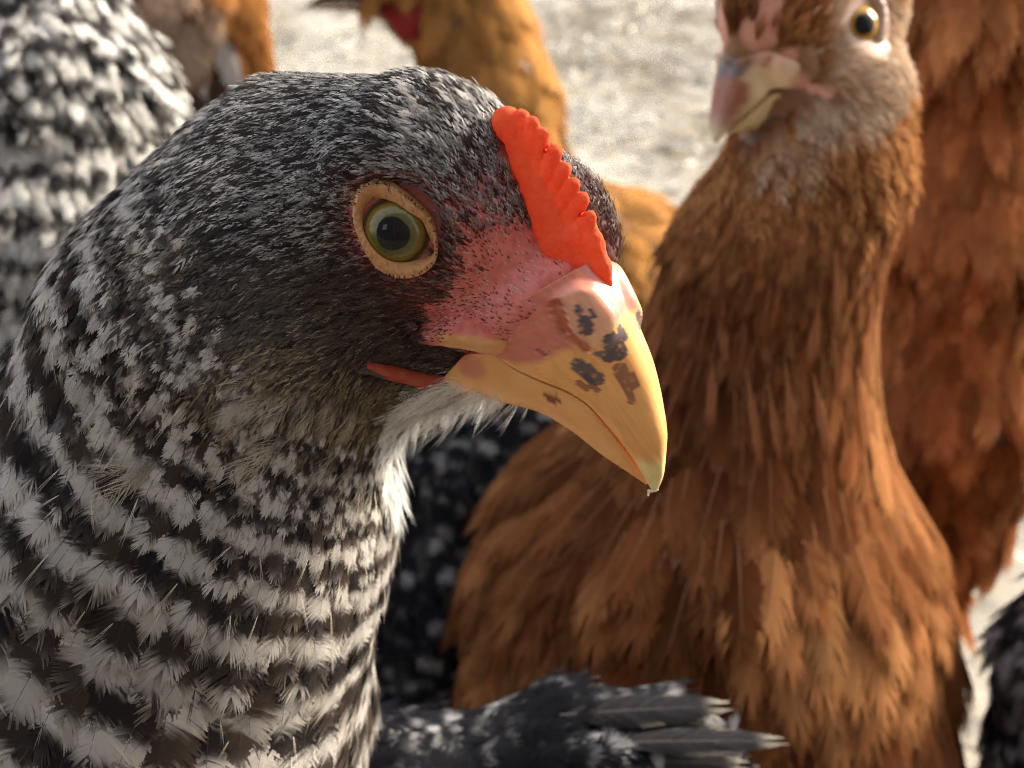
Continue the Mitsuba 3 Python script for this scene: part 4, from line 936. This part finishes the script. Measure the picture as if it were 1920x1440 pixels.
def build_flock():
    rng = np.random.default_rng(31)
    bc = lambda base, light, dark, sc=260, lo=0.45: (lambda p, n: brown_col(rng, p, np.array(base), np.array(light), np.array(dark), np.clip(1.6 * (vnoise(p, sc, 5) - lo), 0, 0.8)))
    # brown hen at the right edge
    simple_bird('brown_hen_001', 'brown hen at the right edge with its head above the frame, behind the chestnut hen', [([at(1850, -420, 2700), at(1830, 80, 2750), at(1815, 450, 2900), at(1818, 750, 3050), at(1805, 960, 3150), at(1792, 1075, 3200)], [290, 300, 345, 380, 200, 60]), ([at(1815, 560, 3200), at(1800, 700, 4000)], [400, 500])], 120, 36,
                (0.10, 0.04, 0.02), bc(CHEST * 2.0, TAWNY * 1.5, UMBER * 2, 200, 0.5), rng, 72, 270, 54, nb=12, parts=120)
    leg('brown_hen_001', tuple(world(at(1690, 1080, 3350))), (-0.1, -1))
    # brown hen with its beak to the left, top centre
    K = 'brown_hen_002'
    z = 5000
    simple_bird(K, 'blurred tawny brown hen behind the crown, its beak pointing left at the top', [([at(850, -90, z), at(880, 40, z + 100), at(925, 190, z + 200), at(955, 400, z + 400), at(1085, 640, z + 700), at(1130, 900, z + 900)], [330, 330, 370, 430, 1040, 900]), ([at(850, -90, z), at(740, -40, z - 60)], [300, 190])], 160, 55,
                (0.12, 0.05, 0.02), bc((0.40, 0.19, 0.06), (0.56, 0.30, 0.11), UMBER, 500, 0.62), rng, 110, 260, 90, nb=8)
    ml = Midline(at(740, -20, z), (0.12, 0.25, -0.96))
    b = mandible(ml, [(735, -70), (670, -45), (620, -22), (580, 6), (572, 16)], [(760, 30), (690, 8), (640, 6), (600, 12), (574, 18)], [150, 120, 90, 45, 8], n=50, m=25)
    put(f'{K}__upper_beak', b.vertices, b.faces, 'horn_mat', np.tile([0.10, 0.05, 0.025], (len(b.vertices), 1)))
    b = mandible(ml, [(765, 72), (700, 34), (650, 22), (610, 20), (592, 20)], [(760, 34), (690, 12), (640, 10), (605, 15), (590, 19)], [130, 105, 78, 40, 8], n=40, m=21, under=-0.05)
    put(f'{K}__lower_beak', b.vertices, b.faces, 'horn_mat', np.tile([0.16, 0.06, 0.03], (len(b.vertices), 1)))
    wp = [ml(735, 20, 120), ml(770, 45, 150), ml(800, 5, 200)]
    w = nets(lambda p: chain(p, wp, [60, 90, 70], 30), np.min(wp, 0) - 120, np.max(wp, 0) + 120, 14.0)
    put(f'{K}__wattle', w.vertices, w.faces, 'flesh_mat', np.tile([0.42, 0.06, 0.06], (len(w.vertices), 1)))
    # brown hen in the top left corner
    z = 5100
    def spk(p, n):
        c0 = brown_col(rng, p, np.array((0.36, 0.15, 0.045)), np.array((0.50, 0.24, 0.08)), UMBER, np.clip(1.2 * (vnoise(p, 400, 5) - 0.5), 0, 0.8))
        d = np.linalg.norm(p - at(330, 85, z - 480), axis=1); sp = (d < 330) * 1.0; r = rng.random(len(p))
        q = np.linalg.norm(p - at(320, 5, z - 480), axis=1) < 300
        def col(a, u, fi, bn):
            c = mixc(c0(a, u, fi, bn), np.array([0.05, 0.03, 0.025]), sp[fi] * 0.9)
            c = mixc(c, np.array([0.55, 0.5, 0.48]), (sp[fi] * (r[fi] > 0.78)) * 0.9)
            return mixc(c, np.array([0.5, 0.36, 0.27]), q[fi] * 0.7)
        return col
    simple_bird('brown_hen_003', 'blurred brown hen with a dark speckled throat in the top left corner', [([at(345, -160, z), at(345, 20, z), at(352, 140, z + 150), at(370, 420, z + 500), at(420, 700, z + 900)], [430, 440, 470, 640, 800])], 160, 60, (0.12, 0.05, 0.02), spk, rng, 120, 270, 95, nb=8)
    # barred hen on the left
    z = 2450
    simple_bird('barred_hen_001', 'blurred barred grey and white hen filling the left edge', [([at(0, -260, z), at(60, 20, z), at(85, 200, z + 60), at(85, 420, z + 150), at(20, 640, z + 300), at(-60, 900, z + 600)], [230, 290, 470, 560, 640, 900])], 120, 36, (0.05, 0.045, 0.045),
                lambda p, n: barred_col(rng, p, 1.3, white=np.array([0.62, 0.60, 0.58]), dark=np.array([0.04, 0.037, 0.038]), duty=-0.05, clump=420, mid=at(120, -420, z), period=150.0, ln=190.0), rng, 48, 190, 32, nb=8, jitter=0.3, lift=0.2, parts=150)
    # barred hen in the gap behind, deep shade put into its darker plumage colours
    z = 3000
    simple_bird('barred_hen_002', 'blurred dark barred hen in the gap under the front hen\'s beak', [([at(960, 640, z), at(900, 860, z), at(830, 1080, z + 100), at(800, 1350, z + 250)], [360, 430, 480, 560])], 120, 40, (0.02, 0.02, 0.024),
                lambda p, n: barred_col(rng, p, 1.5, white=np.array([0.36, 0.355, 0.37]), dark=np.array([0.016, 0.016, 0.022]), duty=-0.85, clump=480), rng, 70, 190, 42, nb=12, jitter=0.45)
    # barred hen along the bottom edge
    z = 1150
    K = 'barred_hen_003'
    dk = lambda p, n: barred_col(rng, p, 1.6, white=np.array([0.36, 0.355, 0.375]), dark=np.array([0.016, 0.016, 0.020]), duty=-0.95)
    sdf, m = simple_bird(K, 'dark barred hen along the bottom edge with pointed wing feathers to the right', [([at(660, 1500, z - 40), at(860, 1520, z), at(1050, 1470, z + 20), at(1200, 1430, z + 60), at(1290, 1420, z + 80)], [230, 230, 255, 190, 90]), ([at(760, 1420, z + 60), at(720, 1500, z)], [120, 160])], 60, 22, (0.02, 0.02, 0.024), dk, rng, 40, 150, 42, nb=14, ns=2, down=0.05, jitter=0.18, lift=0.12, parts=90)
    fl = [((1090, 1372), (1330, 1352), 30), ((1050, 1340), (1342, 1322), 30), ((1130, 1425), (1380, 1432), 26), ((1150, 1392), (1442, 1387), 25)]
    for i, ((x0, y0), (x1, y1), w) in enumerate(fl):
        a, b = at(x0, y0, z - 140 - 8 * i), at(x1, y1, z - 90 - 6 * i)
        n = nrm(np.array([[0.1, -0.5, -0.85]])); t = nrm((b - a)[None]); n = nrm(n - (n * t).sum() * t)
        V, F, C, own = plumes(a[None], n, t, np.array([np.linalg.norm(b - a)]), np.array([w * 1.5]), lambda a, u, fi, bn: mixc(mixc((0.022, 0.021, 0.025), (0.046, 0.043, 0.048), bn), (0.48, 0.43, 0.36), np.clip(0.9 * sstep(0.75, 1.0, np.abs(u)) * sstep(0.3, 0.8, a) * (vnoise(np.stack([a * 5 + i, u * 1.2 + 0 * a, 0.3 * bn], -1), 1.0, 3) > 0.45) + 0.7 * sstep(0.92, 1.05, a), 0, 1)), rng, nb=80, ns=4, lift=0.05, droop=0.08, cup=0.25, sweep=0.22, bw=1.9, rag=0.02, tip=0.5, rachis=(2.2, (0.16, 0.14, 0.13), 0.7))
        put(fresh(f'{K}__wing_feather'), V, F, 'feather_mat', C)
    # dark hen at the lower right corner
    z = 2100
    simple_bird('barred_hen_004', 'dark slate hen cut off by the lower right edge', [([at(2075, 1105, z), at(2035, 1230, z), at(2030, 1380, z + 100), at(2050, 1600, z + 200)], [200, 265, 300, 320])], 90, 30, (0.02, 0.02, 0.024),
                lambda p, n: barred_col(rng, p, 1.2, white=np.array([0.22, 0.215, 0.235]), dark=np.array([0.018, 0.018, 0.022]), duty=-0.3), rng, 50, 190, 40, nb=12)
build_flock()

# ---------------------------------------------------------------- unseen plank wall added behind the camera to hold back sky light
def build_added_wall():
    labels['added_wall'] = {'label': 'unseen weathered plank wall added behind the camera to block sky light', 'category': 'wall'}
    rng = np.random.default_rng(3)
    wx, wz = GLINT_GAP
    for i in range(16):
        x = -2.2 + 0.25 * i
        spans = [(0.0, 3.6)] if abs(x - wx) > 0.3 else [(0.0, wz - 0.2), (wz + 0.24, 3.6)]  # planks left open here for the eye's glint
        for z0, z1 in spans:
            b = trimesh.creation.box((0.242, 0.03, z1 - z0)); b.apply_translation((x, -0.55 + 0.004 * rng.random(), (z0 + z1) / 2))
            scene[fresh('added_wall__plank')] = mikit.ply(b, 'plank_mat')
scene['plank_mat'] = {'type': 'principled', 'roughness': 0.8, 'base_color': mikit.proc(lambda p, n, uv: mikit.mix((0.045, 0.04, 0.034), (0.085, 0.074, 0.064), mikit.fbm(p.x * 60, p.y * 60, p.z * 4, 3)))}
build_added_wall()


def build_dark_sheet():  # dark sheet added out of view so the pupil reflects less light
    x, y = np.linspace(-3, 2.4, 40), np.linspace(-3, 0.06, 40)
    X, Y = np.meshgrid(x, y, indexing='ij'); P = np.stack([X, Y, 0 * X], -1)
    P[..., 1] += np.where(Y > 0, 0.05 * (vnoise(P, 0.2, 4) - 0.5), 0); P[..., 2] = 0.012 + 0.004 * vnoise(P, 0.2, 3)
    scene['added_dark_sheet'] = mikit.ply((P.reshape(-1, 3), grid_faces(40, 40)), 'dark_sheet_mat', smooth=True)
    labels['added_dark_sheet'] = {'label': 'unseen dark ground sheet added behind the camera to dim eye reflections', 'kind': 'structure'}
M('dark_sheet_mat', base_color=mikit.proc(lambda p, n, uv: mikit.mix((0.09, 0.075, 0.06), (0.17, 0.145, 0.12), mikit.fbm(p.x * 30, p.y * 30, 0.0, 3))), roughness=0.9, specular=0.1)
build_dark_sheet()
